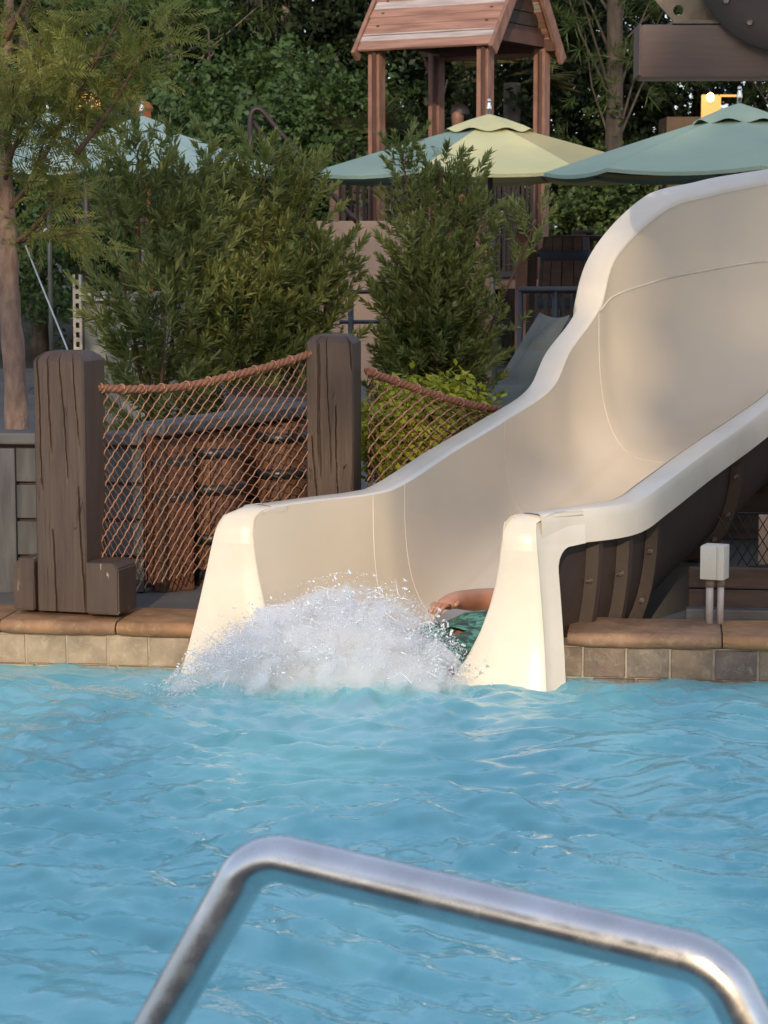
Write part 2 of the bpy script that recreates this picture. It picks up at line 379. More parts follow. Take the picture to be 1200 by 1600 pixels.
# brown painted timber with long drying cracks
m, nt, b = new_mat('painted_timber')
base = mix_rgb(nt, noise_fac(nt, 5, 5, (4, 4, .7), .3, .7), (0.050, 0.030, 0.021), (0.076, 0.047, 0.033))
tc = nt.nodes.new('ShaderNodeTexCoord'); mp = nt.nodes.new('ShaderNodeMapping'); mp.inputs['Scale'].default_value = (11, 11, 0.5)
nz = nt.nodes.new('ShaderNodeTexNoise'); nz.inputs['Scale'].default_value = 1.6; nz.inputs['Detail'].default_value = 3; nz.inputs['Distortion'].default_value = 0.4
nt.links.new(tc.outputs['Object'], mp.inputs['Vector']); nt.links.new(mp.outputs['Vector'], nz.inputs['Vector'])
sb = nt.nodes.new('ShaderNodeMath'); sb.operation = 'SUBTRACT'; sb.inputs[1].default_value = 0.5; nt.links.new(nz.outputs['Fac'], sb.inputs[0])
ab = nt.nodes.new('ShaderNodeMath'); ab.operation = 'ABSOLUTE'; nt.links.new(sb.outputs[0], ab.inputs[0])
crk = nt.nodes.new('ShaderNodeMapRange'); crk.inputs['From Min'].default_value = 0.0; crk.inputs['From Max'].default_value = 0.0018; crk.inputs['To Min'].default_value = 0.0; crk.inputs['To Max'].default_value = 1.0
nt.links.new(ab.outputs[0], crk.inputs['Value'])
where = noise_fac(nt, 2.4, 2, (1, 1, .5), .46, .54)
mxw = nt.nodes.new('ShaderNodeMath'); mxw.operation = 'MAXIMUM'; nt.links.new(crk.outputs['Result'], mxw.inputs[0]); nt.links.new(where, mxw.inputs[1])
g = nt.nodes.new('ShaderNodeNewGeometry')
wear = nt.nodes.new('ShaderNodeMapRange'); wear.inputs['From Min'].default_value = 0.60; wear.inputs['From Max'].default_value = 0.66
nt.links.new(g.outputs['Pointiness'], wear.inputs['Value'])
wm = nt.nodes.new('ShaderNodeMath'); wm.operation = 'MULTIPLY'; nt.links.new(wear.outputs['Result'], wm.inputs[0]); nt.links.new(noise_fac(nt, 34, 4, (1, 1, .35), .62, .66), wm.inputs[1])
c2 = mix_rgb(nt, wm.outputs[0], base, (0.42, 0.33, 0.24))
nt.links.new(mix_rgb(nt, mxw.outputs[0], (0.028, 0.018, 0.013), c2), b.inputs['Base Color'])
b.inputs['Roughness'].default_value = 0.55
b1 = bump(nt, b, noise_fac(nt, 7, 6, (5, 5, .5), 0, 1), 0.5, 0.006)
b2 = nt.nodes.new('ShaderNodeBump'); b2.inputs['Strength'].default_value = 1.0; b2.inputs['Distance'].default_value = 0.01
nt.links.new(mxw.outputs[0], b2.inputs['Height']); nt.links.new(b1.outputs['Normal'], b2.inputs['Normal']); nt.links.new(b2.outputs['Normal'], b.inputs['Normal'])
M['wood_post'] = m

# swim shorts: teal, black and dark green print
m, nt, b = new_mat('shorts_print')
f1 = noise_fac(nt, 16, 3, (1, 1, 2.0), .44, .52, dist=1.2); f2 = noise_fac(nt, 24, 3, (1, 2, 1), .50, .56, dist=1.0)
nt.links.new(mix_rgb(nt, f2, mix_rgb(nt, f1, (0.012, 0.03, 0.022), (0.10, 0.33, 0.22)), (0.03, 0.10, 0.06)), b.inputs['Base Color'])
b.inputs['Roughness'].default_value = 0.5
M['shorts'] = m

# pool water: blue body, rippled mirror surface
m, nt, b = new_mat('pool_water')
tc = nt.nodes.new('ShaderNodeTexCoord')
body = mix_rgb(nt, noise_fac(nt, 4.5, 5, (.8, 1.3, 1), .32, .68, dist=.7), (0.155, 0.445, 0.495), (0.240, 0.545, 0.590))  # paler blotches paint in refracted light wavering up from the pool floor
# aerated, whiter water around the foot of the slide
vd = nt.nodes.new('ShaderNodeVectorMath'); vd.operation = 'DISTANCE'; vd.inputs[1].default_value = (-0.22, 7.30, 0.0)
nt.links.new(tc.outputs['Object'], vd.inputs[0])
ar = nt.nodes.new('ShaderNodeMapRange'); ar.inputs['From Min'].default_value = 0.25; ar.inputs['From Max'].default_value = 1.15; ar.inputs['To Min'].default_value = 1.0; ar.inputs['To Max'].default_value = 0.0
nt.links.new(vd.outputs['Value'], ar.inputs['Value'])
am = nt.nodes.new('ShaderNodeMath'); am.operation = 'MULTIPLY'; nt.links.new(ar.outputs['Result'], am.inputs[0]); nt.links.new(noise_fac(nt, 7, 5, (1, 1, 1), .40, .72), am.inputs[1])
wcol = mix_rgb(nt, am.outputs[0], body, (0.40, 0.62, 0.70))
df = nt.nodes.new('ShaderNodeBsdfDiffuse'); nt.links.new(wcol, df.inputs['Color'])
upn = nt.nodes.new('ShaderNodeCombineXYZ'); upn.inputs[2].default_value = 1.0; nt.links.new(upn.outputs[0], df.inputs['Normal'])
gl = nt.nodes.new('ShaderNodeBsdfGlossy'); gl.inputs['Roughness'].default_value = 0.03; gl.inputs['Color'].default_value = (1, 1, 1, 1)
fr = nt.nodes.new('ShaderNodeFresnel'); fr.inputs['IOR'].default_value = 1.333
bw = nt.nodes.new('ShaderNodeBump'); bw.inputs['Strength'].default_value = 0.30; bw.inputs['Distance'].default_value = 0.010
nt.links.new(noise_fac(nt, 17, 3, (1, 1.4, 1), 0, 1, dist=0.6), bw.inputs['Height'])
nt.links.new(bw.outputs['Normal'], gl.inputs['Normal']); nt.links.new(bw.outputs['Normal'], fr.inputs['Normal'])
mxs = nt.nodes.new('ShaderNodeMixShader'); nt.links.new(fr.outputs[0], mxs.inputs[0]); nt.links.new(df.outputs[0], mxs.inputs[1]); nt.links.new(gl.outputs[0], mxs.inputs[2])
nt.links.new(mxs.outputs[0], nt.nodes['Material Output'].inputs['Surface']); nt.nodes.remove(b)
M['water'] = m

# splash: white, broken, lets light through
m, nt, b = new_mat('splash_foam')
b.inputs['Base Color'].default_value = (0.90, 0.91, 0.94, 1); b.inputs['Roughness'].default_value = 0.5; b.inputs['IOR'].default_value = 1.333
b.inputs['Specular IOR Level'].default_value = 0.6
tr = nt.nodes.new('ShaderNodeBsdfTranslucent'); tr.inputs['Color'].default_value = (0.85, 0.90, 0.97, 1)
mx = nt.nodes.new('ShaderNodeMixShader'); mx.inputs[0].default_value = 0.45
nt.links.new(b.outputs[0], mx.inputs[1]); nt.links.new(tr.outputs[0], mx.inputs[2])
tp = nt.nodes.new('ShaderNodeBsdfTransparent'); mx2 = nt.nodes.new('ShaderNodeMixShader'); mx2.inputs[0].default_value = 0.22
nt.links.new(mx.outputs[0], mx2.inputs[1]); nt.links.new(tp.outputs[0], mx2.inputs[2])
nt.links.new(mx2.outputs[0], nt.nodes['Material Output'].inputs['Surface'])
M['foam'] = m
m, nt, b = new_mat('water_drop')
b.inputs['Base Color'].default_value = (0.95, 0.97, 1.0, 1); b.inputs['Roughness'].default_value = 0.05; b.inputs['IOR'].default_value = 1.333; b.inputs['Transmission Weight'].default_value = 0.55
M['drop'] = m

m = bpy.data.materials.new('spray_mist'); m.use_nodes = True; nt = m.node_tree
nt.nodes.remove(nt.nodes['Principled BSDF'])
pv = nt.nodes.new('ShaderNodeVolumePrincipled'); pv.inputs['Color'].default_value = (.980, .987, .999, 1); pv.inputs['Anisotropy'].default_value = 0.1
tc = nt.nodes.new('ShaderNodeTexCoord'); mp = nt.nodes.new('ShaderNodeMapping'); mp.inputs['Location'].default_value = (-1.08, -1.0, 0.0); mp.inputs['Scale'].default_value = (2.0, 2.0, 0.98)
nt.links.new(tc.outputs['Generated'], mp.inputs['Vector'])
ln = nt.nodes.new('ShaderNodeVectorMath'); ln.operation = 'LENGTH'; nt.links.new(mp.outputs['Vector'], ln.inputs[0])
def mth(op, a_, b_):
    n_ = nt.nodes.new('ShaderNodeMath'); n_.operation = op
    for k_, v_ in enumerate((a_, b_)):
        if isinstance(v_, (int, float)): n_.inputs[k_].default_value = v_
        else: nt.links.new(v_, n_.inputs[k_])
    return n_.outputs[0]
nz_a = noise_fac(nt, 9, 6, (1, 1, 1.2), 0, 1, dist=1.2, rough=.68); nz_b = noise_fac(nt, 42, 4, (.55, 1, 1.0), 0, 1, dist=1.5, rough=.7)
fill = mth('ADD', mth('SUBTRACT', mth('SUBTRACT', mth('MULTIPLY', nz_a, 2.3), 0.40), mth('MULTIPLY', ln.outputs['Value'], 1.15)), mth('MULTIPLY', nz_b, 0.85))
mr = nt.nodes.new('ShaderNodeMapRange'); mr.inputs['From Min'].default_value = 0.18; mr.inputs['From Max'].default_value = 1.15; mr.inputs['To Min'].default_value = 0.0; mr.inputs['To Max'].default_value = 105.0
nt.links.new(fill, mr.inputs['Value'])
nt.links.new(mr.outputs['Result'], pv.inputs['Density']); nt.links.new(pv.outputs[0], nt.nodes['Material Output'].inputs['Volume'])
M['mist'] = m

# ------------------------------------------------------------------ ground, deck, pool
EK = 0.13                                       # far pool edge: Y = 7.64 - EK * X
EYAW = -math.atan(EK)
def edge_pt(u, back=0.0, z=0.0):                # u metres along the edge from X=0, back metres behind the waterline face
    c, s_ = math.cos(EYAW), math.sin(EYAW)
    return Vector((u * c - back * s_, 7.64 + u * s_ + back * c, z))
DECK_Z = 0.15
def sheet(name, poly, z, mat, thick=None):
    mb = MB()
    if thick: mb.prism(poly, z - thick, z)
    else: mb.add([(p[0], p[1], z) for p in poly], [tuple(range(len(poly)))])
    return tag(mb.build(name, mat), kind='structure')
big = 700.0
sheet('ground', [(-big, -big), (big, -big), (big, big), (-big, big)], -1.9, M['soil'])
gm = MB()
gm.prism([(-big, 24.0), (big, 24.0), (big, big), (-big, big)], -1.5, 0.15)
tag(gm.build('forest_floor', M['soil']), kind='structure')
# far deck with a notch for the slide's foot
el, er = edge_pt(-12, 0.05), edge_pt(12, 0.05)
nl, nr = edge_pt(-0.52, 0.05), edge_pt(0.80, 0.05)
dk = MB()
dk.prism([(el.x, el.y), (nl.x, nl.y), (nl.x + 0.05, 9.05), (1.75, 9.25), (1.37, 8.6), (1.13, 8.1), (nr.x, nr.y), (er.x, er.y), (14, 24), (-14, 24)], -1.5, DECK_Z)
tag(dk.build('pool_deck', M['deck']), kind='structure')
sheet('slide_pit_floor', [(-0.6, 7.75), (2.0, 7.55), (2.0, 9.4), (-0.6, 9.4)], -0.22, M['pit'])
nd = MB()
nd.prism([(-12, -14), (12, -14), (12, 1.25), (-12, 1.25)], -1.5, DECK_Z)
tag(nd.build('near_deck', M['deck']), kind='structure')
for nm, x0, x1 in (('side_deck', -40, -12), ('side_deck', 12, 40)):
    sd = MB(); sd.prism([(x0, -14), (x1, -14), (x1, 24), (x0, 24)], -1.5, DECK_Z); tag(sd.build(nm, M['deck']), kind='structure')
pf = MB(); pf.box((0, 4.2, -1.35), (24, 9.5, 0.1)); tag(pf.build('pool_floor', M['pool_plaster']), kind='structure')

# water surface with real waves
def build_water():
    xs = np.concatenate([np.linspace(-11.9, -2.3, 40, endpoint=False), np.arange(-2.3, 2.3, 0.0155), np.linspace(2.3, 11.9, 41)])
    ts = np.concatenate([np.linspace(0, 0.42, 50, endpoint=False), np.linspace(0.42, 1, 300)])
    X, T = np.meshgrid(xs, ts)
    Y0 = 1.27; YE = 7.655 - EK * X
    Y = Y0 + (YE - Y0) * T
    r = np.random.default_rng(3)
    Z = np.zeros_like(X); DX = np.zeros_like(X); DY = np.zeros_like(X)
    # domain warp makes crests wander
    wx = 0.16 * np.sin(1.9 * X + 1.3 * Y + .4) + 0.09 * np.sin(3.7 * Y - 2.2 * X + 2.0); wy = 0.16 * np.sin(2.3 * X - 1.6 * Y + 1.1) + 0.08 * np.sin(4.3 * X + 3.1 * Y)
    for k in range(120):
        lam = 0.055 * (0.9 / 0.055) ** (r.random() ** 1.35)
        a = r.normal(-math.pi / 2, 0.50) if r.random() < .82 else r.random() * 6.283
        a = a; kx, ky = math.cos(a) * 2 * math.pi / lam, math.sin(a) * 2 * math.pi / lam
        amp = 0.0031 * (lam / 0.3) ** (0.92 if lam < .3 else .35)
        ph = r.random() * 6.283
        env = 0.55 + 0.45 * np.sin(X * r.normal(0, 1.7) + Y * r.normal(0, 1.7) + r.random() * 6.28)
        arg = kx * (X + wx) + ky * (Y + wy) + ph
        s_ = np.sin(arg)
        Z += amp * env * ((s_ + 0.25 * np.cos(2 * arg)) if lam > .16 else s_)
    d = np.hypot(X + 0.1, Y - 7.35)
    Z += 0.020 * np.exp(-d / 0.9) * np.sin(d * 17.0 + 1.2 * np.sin(5 * np.arctan2(Y - 7.35, X + .1))) 
    Z += 0.013 * np.exp(-d / 0.5) * np.sin(31 * X + 7 * np.sin(9 * Y)) * np.sin(27 * Y + 5 * np.sin(8 * X))
    Z *= np.clip((7.64 - EK * X - Y) / 0.25, 0.35, 1)
    V = np.stack([X, Y, Z], -1).reshape(-1, 3)
    ny, nx = X.shape
    i = np.arange((ny - 1) * (nx - 1)); rr, cc = i // (nx - 1), i % (nx - 1); a0 = rr * nx + cc
    F = np.stack([a0, a0 + 1, a0 + nx + 1, a0 + nx], -1)
    o = link('pool_water', fast_mesh('pool_water', V, F), M['water'], smooth=True)
    tag(o, kind='structure')
build_water()

# pool wall with tiles and coping stones, broken by the slide's mouth
U_L, U_R = -0.535, 0.620                       # the slide mouth's outer edges along the pool edge
def pool_wall():
    mb = MB()
    for u0, u1 in ((-12, 12),):
        a, b2_ = edge_pt(u0, 0.012), edge_pt(u1, 0.012); c, d = edge_pt(u1, 0.25), edge_pt(u0, 0.25)
    for u0, u1 in ((-12, U_L), (U_R, 12)):
        a, b2_ = edge_pt(u0, 0.003), edge_pt(u1, 0.003); c, d = edge_pt(u1, 0.2), edge_pt(u0, 0.2)
        mb.prism([(p.x, p.y) for p in (a, b2_, c, d)], -1.3, 0.112)
    wall = tag(mb.build('pool_wall', M['grout']), kind='structure')
    def tile_mesh(w, h, seed, chip=0.004):
        t = MB(); t.box((0, 0, 0), (w, 0.022, h), bev=chip)
        me = bpy.data.meshes.new('tile'); me.from_pydata(t.v, [], t.f)
        rr = random.Random(seed)
        for v in me.vertices: v.co += Vector((rr.uniform(-1, 1), rr.uniform(-1, 1), rr.uniform(-1, 1))) * 0.0012
        me.update(); return me
    W, H = 0.1430, 0.103
    variants = [tile_mesh(W, H, k) for k in range(4)]; variants_l = [tile_mesh(W, H, 9 + k) for k in range(4)]
    low = [tile_mesh(W, 0.09, 20 + k) for k in range(3)]; low_l = [tile_mesh(W, 0.09, 30 + k) for k in range(3)]
    half = tile_mesh(0.068, H, 50)
    n = 0
    def put(u, side):
        nonlocal n
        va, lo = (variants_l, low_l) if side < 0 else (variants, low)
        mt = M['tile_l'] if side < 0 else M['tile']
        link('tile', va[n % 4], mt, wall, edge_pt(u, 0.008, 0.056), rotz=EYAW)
        link('tile', lo[n % 3], mt, wall, edge_pt(u + 0.035, -0.006, -0.043), rotz=EYAW)
        n += 1
    u = U_L - W / 2 - 0.012
    while u > -3.6: put(u, -1); u -= 0.1505
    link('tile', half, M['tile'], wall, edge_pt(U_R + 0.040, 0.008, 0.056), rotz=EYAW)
    u = U_R + 0.079 + W / 2
    while u < 3.2: put(u, 1); u += 0.1505
    # coping: bullnose front, 0.30 deep
    def cop_mesh(L, seed):
        rr = random.Random(seed)
        prof = []
        for k in range(9):
            a = -math.pi / 2 - math.pi * k / 8
            prof.append((0.026 * math.cos(a), 0.026 + 0.026 * math.sin(a)))
        prof = [(0.30, 0.0)] + [(y, z) for (y, z) in prof] + [(0.30, 0.053)]
        rows = []
        xs = np.linspace(-L / 2, L / 2, 9)
        for i, x in enumerate(xs):
            end = 0.006 if i in (0, 8) else 0
            rows.append([Vector((x + rr.uniform(-1, 1) * .001, y + rr.uniform(-1, 1) * .0022 + end, z + rr.uniform(-1, 1) * .0016 - (end * .5 if z > .03 else -end * .5))) for (y, z) in prof])
        t = MB(); t.grid(rows, close=True); k = len(prof)
        t.f.append(tuple(range(k))); t.f.append(tuple(8 * k + i for i in range(k - 1, -1, -1)))
        me = bpy.data.meshes.new('coping_stone'); me.from_pydata(t.v, [], t.f); me.update(); return me
    def stones(u0, step, stop, sgn):
        u = u0; k = 0
        while (u - stop) * sgn < 0:
            L = step * (0.97 + 0.06 * random.random())
            o = link('coping_stone', cop_mesh(L - 0.006, 100 + k + (50 if sgn > 0 else 0)), M['coping'], wall, edge_pt(u + sgn * L / 2, -0.004, 0.111), rotz=EYAW)
            autosmooth(o, 50); u += sgn * L; k += 1
    stones(U_L + 0.005, 0.435, -4.0, -1)
    stones(U_R + 0.02, 0.535, 4.0, 1)
    return wall
pool_wall()

# ------------------------------------------------------------------ the water slide
def sec(Lr, Lf_off, floor, Rr, Rf_off=0.26):
    return dict(L=Lr, R=Rr, floor=floor, lo=Lf_off, ro=Rf_off)
KEYS = [
    # left rim inner,             foot offset, floor z, right rim inner
    (P(395, 797, 7.64), 0.27, -0.11, P(785, 806, 7.44)),
    (P(490, 784, 7.87), 0.27, -0.075, P(872, 794, 7.66)),
    (P(583, 773, 8.10), 0.27, -0.02, P(955, 781, 7.90)),
    (P(632, 757, 8.28), 0.27, 0.05, P(1000, 752, 8.12)),
    (P(712, 705, 8.80), 0.27, 0.17, P(1068, 703, 8.62)),
    (P(788, 659, 9.28), 0.29, 0.29, P(1135, 658, 9.05)),
    (P(862, 608, 9.60), 0.32, 0.37, P(1182, 626, 9.24)),
    (P(893, 547, 9.80), 0.33, 0.45, Vector((1.66, 9.36, 0.90))),
    (P(936, 484, 10.0), 0.32, 0.53, Vector((1.78, 9.43, 0.94))),
    (P(963, 400, 10.15), 0.32, 0.57, Vector((1.86, 9.46, 0.97))),
    (P(1038, 328, 10.42), 0.33, 0.62, Vector((1.98, 9.50, 1.01))),
    (P(1110, 305, 10.54), 0.33, 0.66, Vector((2.10, 9.53, 1.05))),
    (P(1200, 287, 10.62), 0.33, 0.72, Vector((2.30, 9.56, 1.10))),
    (Vector((2.50, 10.68, 1.88)), 0.33, 0.82, Vector((2.75, 9.58, 1.20))),
    (Vector((3.30, 10.66, 2.02)), 0.30, 0.98, Vector((3.35, 9.60, 1.38))),
    (Vector((4.40, 10.60, 2.20)), 0.28, 1.20, Vector((4.40, 9.62, 1.62))),
    (Vector((5.60, 10.55, 2.40)), 0.28, 1.45, Vector((5.60, 9.62, 1.88))),
]
NS = 161
kL = catmull([k[0] for k in KEYS], NS); kR = catmull([k[3] for k in KEYS], NS)
kA = catmull([(k[1], k[2], 0) for k in KEYS], NS)
def st(q): return q / (len(KEYS) - 1) * (NS - 1)      # key index -> section index
NW = 14
def profile(i, off=0.0):
    """inner profile points of section i from left rim to right rim; off > 0 pushes it outwards"""
    L, Rr = Vector(kL[i]), Vector(kR[i]); lo, fz = kA[i][0], kA[i][1]
    h = Vector((Rr.x - L.x, Rr.y - L.y, 0)); w = h.length; h.normalize()
    ro = 0.41 - 0.15 * min(1.0, i / st(1.6)); lo = lo + 0.10 * max(0.0, 1 - i / st(1.6))
    Lh = Vector((L.x, L.y, 0)); Rh = Vector((Rr.x, Rr.y, 0))
    pts = []
    n = 2.05 + 0.85 * min(1.0, i / st(1.6))
    for k in range(NW + 1):
        t = math.pi / 2 * k / NW
        cx_, sy_ = math.cos(t) ** (2 / n), math.sin(t) ** (2 / n)
        p = Lh + h * (lo * (1 - cx_) - off * cx_); p.z = L.z + (fz - L.z) * sy_ - off * sy_
        pts.append(p)
    for k in range(1, 4):
        a, b2_ = Lh + h * lo, Rh - h * ro
        p = a.lerp(b2_, k / 4); p.z = fz - off - 0.012 * math.sin(math.pi * k / 4); pts.append(p)
    for k in range(NW, -1, -1):
        t = math.pi / 2 * k / NW
        cx_, sy_ = math.cos(t) ** (2 / n), math.sin(t) ** (2 / n)
        p = Rh - h * (ro * (1 - cx_) - off * cx_); p.z = Rr.z + (fz - Rr.z) * sy_ - off * sy_
        pts.append(p)
    return pts
def rim_dirs(i):
    T = [(Vector(k[min(i + 1, NS - 1)]) - Vector(k[max(i - 1, 0)])) for k in (kL, kR)]
    oL = Vector((-T[0].y, T[0].x, 0)).normalized(); oR = Vector((T[1].y, -T[1].x, 0)).normalized()
    w0 = max(0.0, 1 - i / st(1.5)); A = Vector((0.72, -0.69, 0)); oL = (oL * (1 - w0) - A * w0).normalized(); oR = (oR * (1 - w0) + A * w0).normalized()
    return oL, oR
slide = thing('water_slide', 'cream fibreglass water slide curving down into the blue pool', 'water slide', (0.3, 8.2, 0.0))
def lip(i):
    pr = profile(i); dr = (0.085, 0.020, 0.006, 0.001)[i] if i < 4 else 0.0
    if dr:
        h_ = len(pr) // 2
        for k, p in enumerate(pr): p.z = min(p.z, (pr[0].z if k == 0 else (kL if k < h_ else kR)[i][2]) - dr)
    return pr
mb = MB(); mb.grid([lip(i) for i in range(0, NS)]); flume = mb.build('flume', M['gel'], slide, smooth=True)
# rolled rims: inner edge, flat top, outer skirt
def rim(side):
    rows = []
    for i in range(4, NS):
        oL, oR = rim_dirs(i); K = kL if side < 0 else kR; o = oL if side < 0 else oR
        p = Vector(K[i]); q = i / (NS - 1) * (len(KEYS) - 1)
        ez = min(1.0, max(0.0, (q - 0.75) / 0.9)); ez = ez * ez * (3 - 2 * ez); wid = (0.0995 + .0185 * ez) if side < 0 else (0.0885 + .0165 * ez)
        up = 0.0
        if side < 0 and q > 8.05: wid += 0.020; p = p - o * 0.004 + Vector((0, 0, 0.006))
        if side < 0:
            up = 0.062 * min(1, max(0, (q - 8.6) / 1.5))
        sk = 0.115
        Z = Vector((0, 0, 1))
        prof = [(0.0, -0.012), (0.003, -0.003), (0.012, 0.003), (0.03, 0.004), (wid * .5, 0.005), (wid - 0.012, 0.004), (wid - .004, 0.001), (wid, -0.007), (wid + .003, -0.03), (wid + 0.006, -sk * .7), (wid + 0.004, -sk), (wid - 0.012, -sk - 0.001), (wid - 0.014, -sk * .5)]
        rows.append([p + o * d + Z * (z + up * min(1, d / wid)) for d, z in prof])
    mb = MB(); mb.grid(rows if side < 0 else [list(reversed(r)) for r in rows])
    return autosmooth(mb.build('rim', M['gel_rim'], slide), 32)
rimL = rim(-1); rimR = rim(1)
# mouth plates either side of the opening
def mouth(side):
    prof = profile(0)
    half = prof[:NW + 1] if side < 0 else list(reversed(prof))[:NW + 1]
    top = half[0]; foot = half[-1]
    fwd = Vector((-0.225, -0.974, 0)); out = Vector((-0.974, 0.225, 0)) if side < 0 else Vector((0.974, -0.225, 0))
    axis_back = Vector((0.69, 0.72, 0))
    def inner_at(z):
        z = min(z, top.z)
        for a, b2_ in zip(half[:-1], half[1:]):
            if b2_.z <= z <= a.z:
                t = (a.z - z) / max(1e-6, a.z - b2_.z); return a.lerp(b2_, t)
        return foot.copy()
    ztop = top.z + 0.0035
    fcurve = [(-0.17, 0.0), (-0.12, -0.001), (-0.085, -0.005), (-0.055, -0.014), (-0.03, -0.030), (-0.012, -0.052), (-0.003, -0.078), (0.001, -0.10), (0.002, -0.114), (0.003, -0.118), (0.003, -0.126), (0.003, -0.138), (0.004, -0.155), (0.004, -0.178), (0.004, -0.20), (0.006, -0.24), (0.010, -0.32), (0.018, -0.40), (0.03, -0.48), (0.045, -0.54), (0.06, -0.59), (0.075, -0.64), (0.08, -0.67)]
    rows = []
    for f_, dz in fcurve:
        z = ztop + dz; ip = inner_at(z); ip = Vector((ip.x, ip.y, z))
        if f_ < -0.05: ip = Vector((top.x, top.y, z))
        down = max(0, -dz)
        wid = (0.1255 + 0.225 * down) if side < 0 else (0.1125 + 0.095 * down)
        rnd = max(0.0, 1 - down / 0.09) if side < 0 else max(0.0, 1 - down / 0.05) * .6
        base_out = Vector((top.x, top.y, z)) + out * wid - out * ((0.022 if side < 0 else 0.008) * rnd ** 1.8) * (1 if f_ > -0.1 else 0)
        F = fwd * f_
        if f_ < -0.05:      # runs back along the slide on top of the rim
            F = axis_back * (-f_)
        r_ = [ip + F - fwd * 0.05, ip + F - fwd * 0.006, ip + F + (base_out - ip).normalized() * 0.006 , ip.lerp(base_out, .35) + F + fwd * 0.004, ip.lerp(base_out, .75) + F + fwd * 0.003, base_out + F - out * .018, base_out + F - out * 0.004 - fwd * 0.005, base_out + F - fwd * 0.018]
        if f_ < -0.05: r_[0] = ip + F - Vector((0, 0, .02)) + out * .004; r_[1] = ip + F - Vector((0, 0, .002))
        rf = 0.08; g_ = down - 0.116
        dep = 0.26 if g_ < 0 else 0.100 + ((rf - math.sqrt(max(0, rf * rf - (rf - g_) ** 2))) if g_ < rf else 0.0)
        e0 = base_out + F - fwd * 0.018; e1 = base_out + (F if f_ > -0.05 else Vector((0, 0, 0))) + axis_back * dep - Vector((0, 0, 0.004))
        r_ += [e0.lerp(e1, .35), e1, e1 - out * .02]
        rows.append(r_)
    mb = MB(); mb.grid(rows if side > 0 else [list(reversed(r)) for r in rows])
    return autosmooth(mb.build('mouth_plate', M['gel_rim'], slide), 48)
mouth(-1); mouth(1)
# seams where the moulded sections join, and the long seam under the raised bank
def seam(q, r=0.0017):
    i = int(round(st(q))); mb = MB(); pr = profile(i); 
    mb.tube([p + Vector((0.0, -0.0006, 0.0006)) for p in pr], r, 5, False); mb.build('joint_seam', M['seam'], slide, smooth=True)
for q in (2.0, 3.0, 5.05, 8.0): seam(q)
pts = []
for i in range(int(st(8.0)), NS):
    q = i / (NS - 1) * (len(KEYS) - 1); pr = profile(i)
    zt = np.interp(q, [8, 10, 12, 13, 16], [1.195, 1.335, 1.415, 1.47, 1.8])
    for a, b2_ in zip(pr[:NW], pr[1:NW + 1]):
        if b2_.z <= zt <= a.z + 1e-6:
            t = (a.z - zt) / max(1e-6, a.z - b2_.z); pts.append(a.lerp(b2_, t)); break
mb = MB(); mb.tube(pts, 0.0055, 6, False); mb.build('bank_seam', M['seam'], slide, smooth=True)
# brown shell beneath, flanged ribs and bolts
mb = MB(); mb.grid([list(reversed([p - Vector((0, 0, 0.03)) if 0 < k < 2 * NW + 3 else p - Vector((0, 0, .02)) for k, p in enumerate(profile(i, 0.028))])) for i in range(3, NS)])
shell = mb.build('underside_shell', M['shell'], slide, smooth=True)
def rib(q, out=0.075):
    i = int(round(st(q))); a = profile(i, 0.03); c = profile(i, out); d = (Vector(kL[min(i + 1, NS - 1)]) - Vector(kL[max(0, i - 1)])).normalized() * 0.012
    dz = Vector((0, 0, 0.03))
    rows = [[p - dz - d for p in a], [p - dz - d for p in c], [p - dz + d for p in c], [p - dz + d for p in a]]
    mb = MB(); mb.grid(rows); o = mb.build('joint_flange', M['shell'], slide); autosmooth(o, 40)
    pr = profile(i, out - 0.02)
    for k in (2 * NW + 3 - 1, 2 * NW + 3 - 4, 2 * NW + 3 - 7):
        p = pr[k] - dz - d * 1.2
        b_ = MB(); b_.tube([p, p - d.normalized() * 0.012], 0.010, 6); b_.tube([p - d.normalized() * 0.012, p - d.normalized() * 0.028], 0.005, 6)
        b_.build('bolt', M['bolt'], o)
for q in (1.45, 2.05, 2.95, 5.05, 8.0, 12.0, 13.6): rib(q)
# legs that carry the slide
for (x, y) in ((1.35, 9.35), (2.45, 10.1), (4.2, 10.1)):
    i = int(np.argmin(np.hypot((kL[:, 0] + kR[:, 0]) / 2 - x, (kL[:, 1] + kR[:, 1]) / 2 - y)))
    mb = MB(); mb.tube([(x, y, 0.0), (x, y, kA[i][1] - 0.05)], 0.06, 12); mb.build('support_leg', M['shell'], slide, smooth=True)

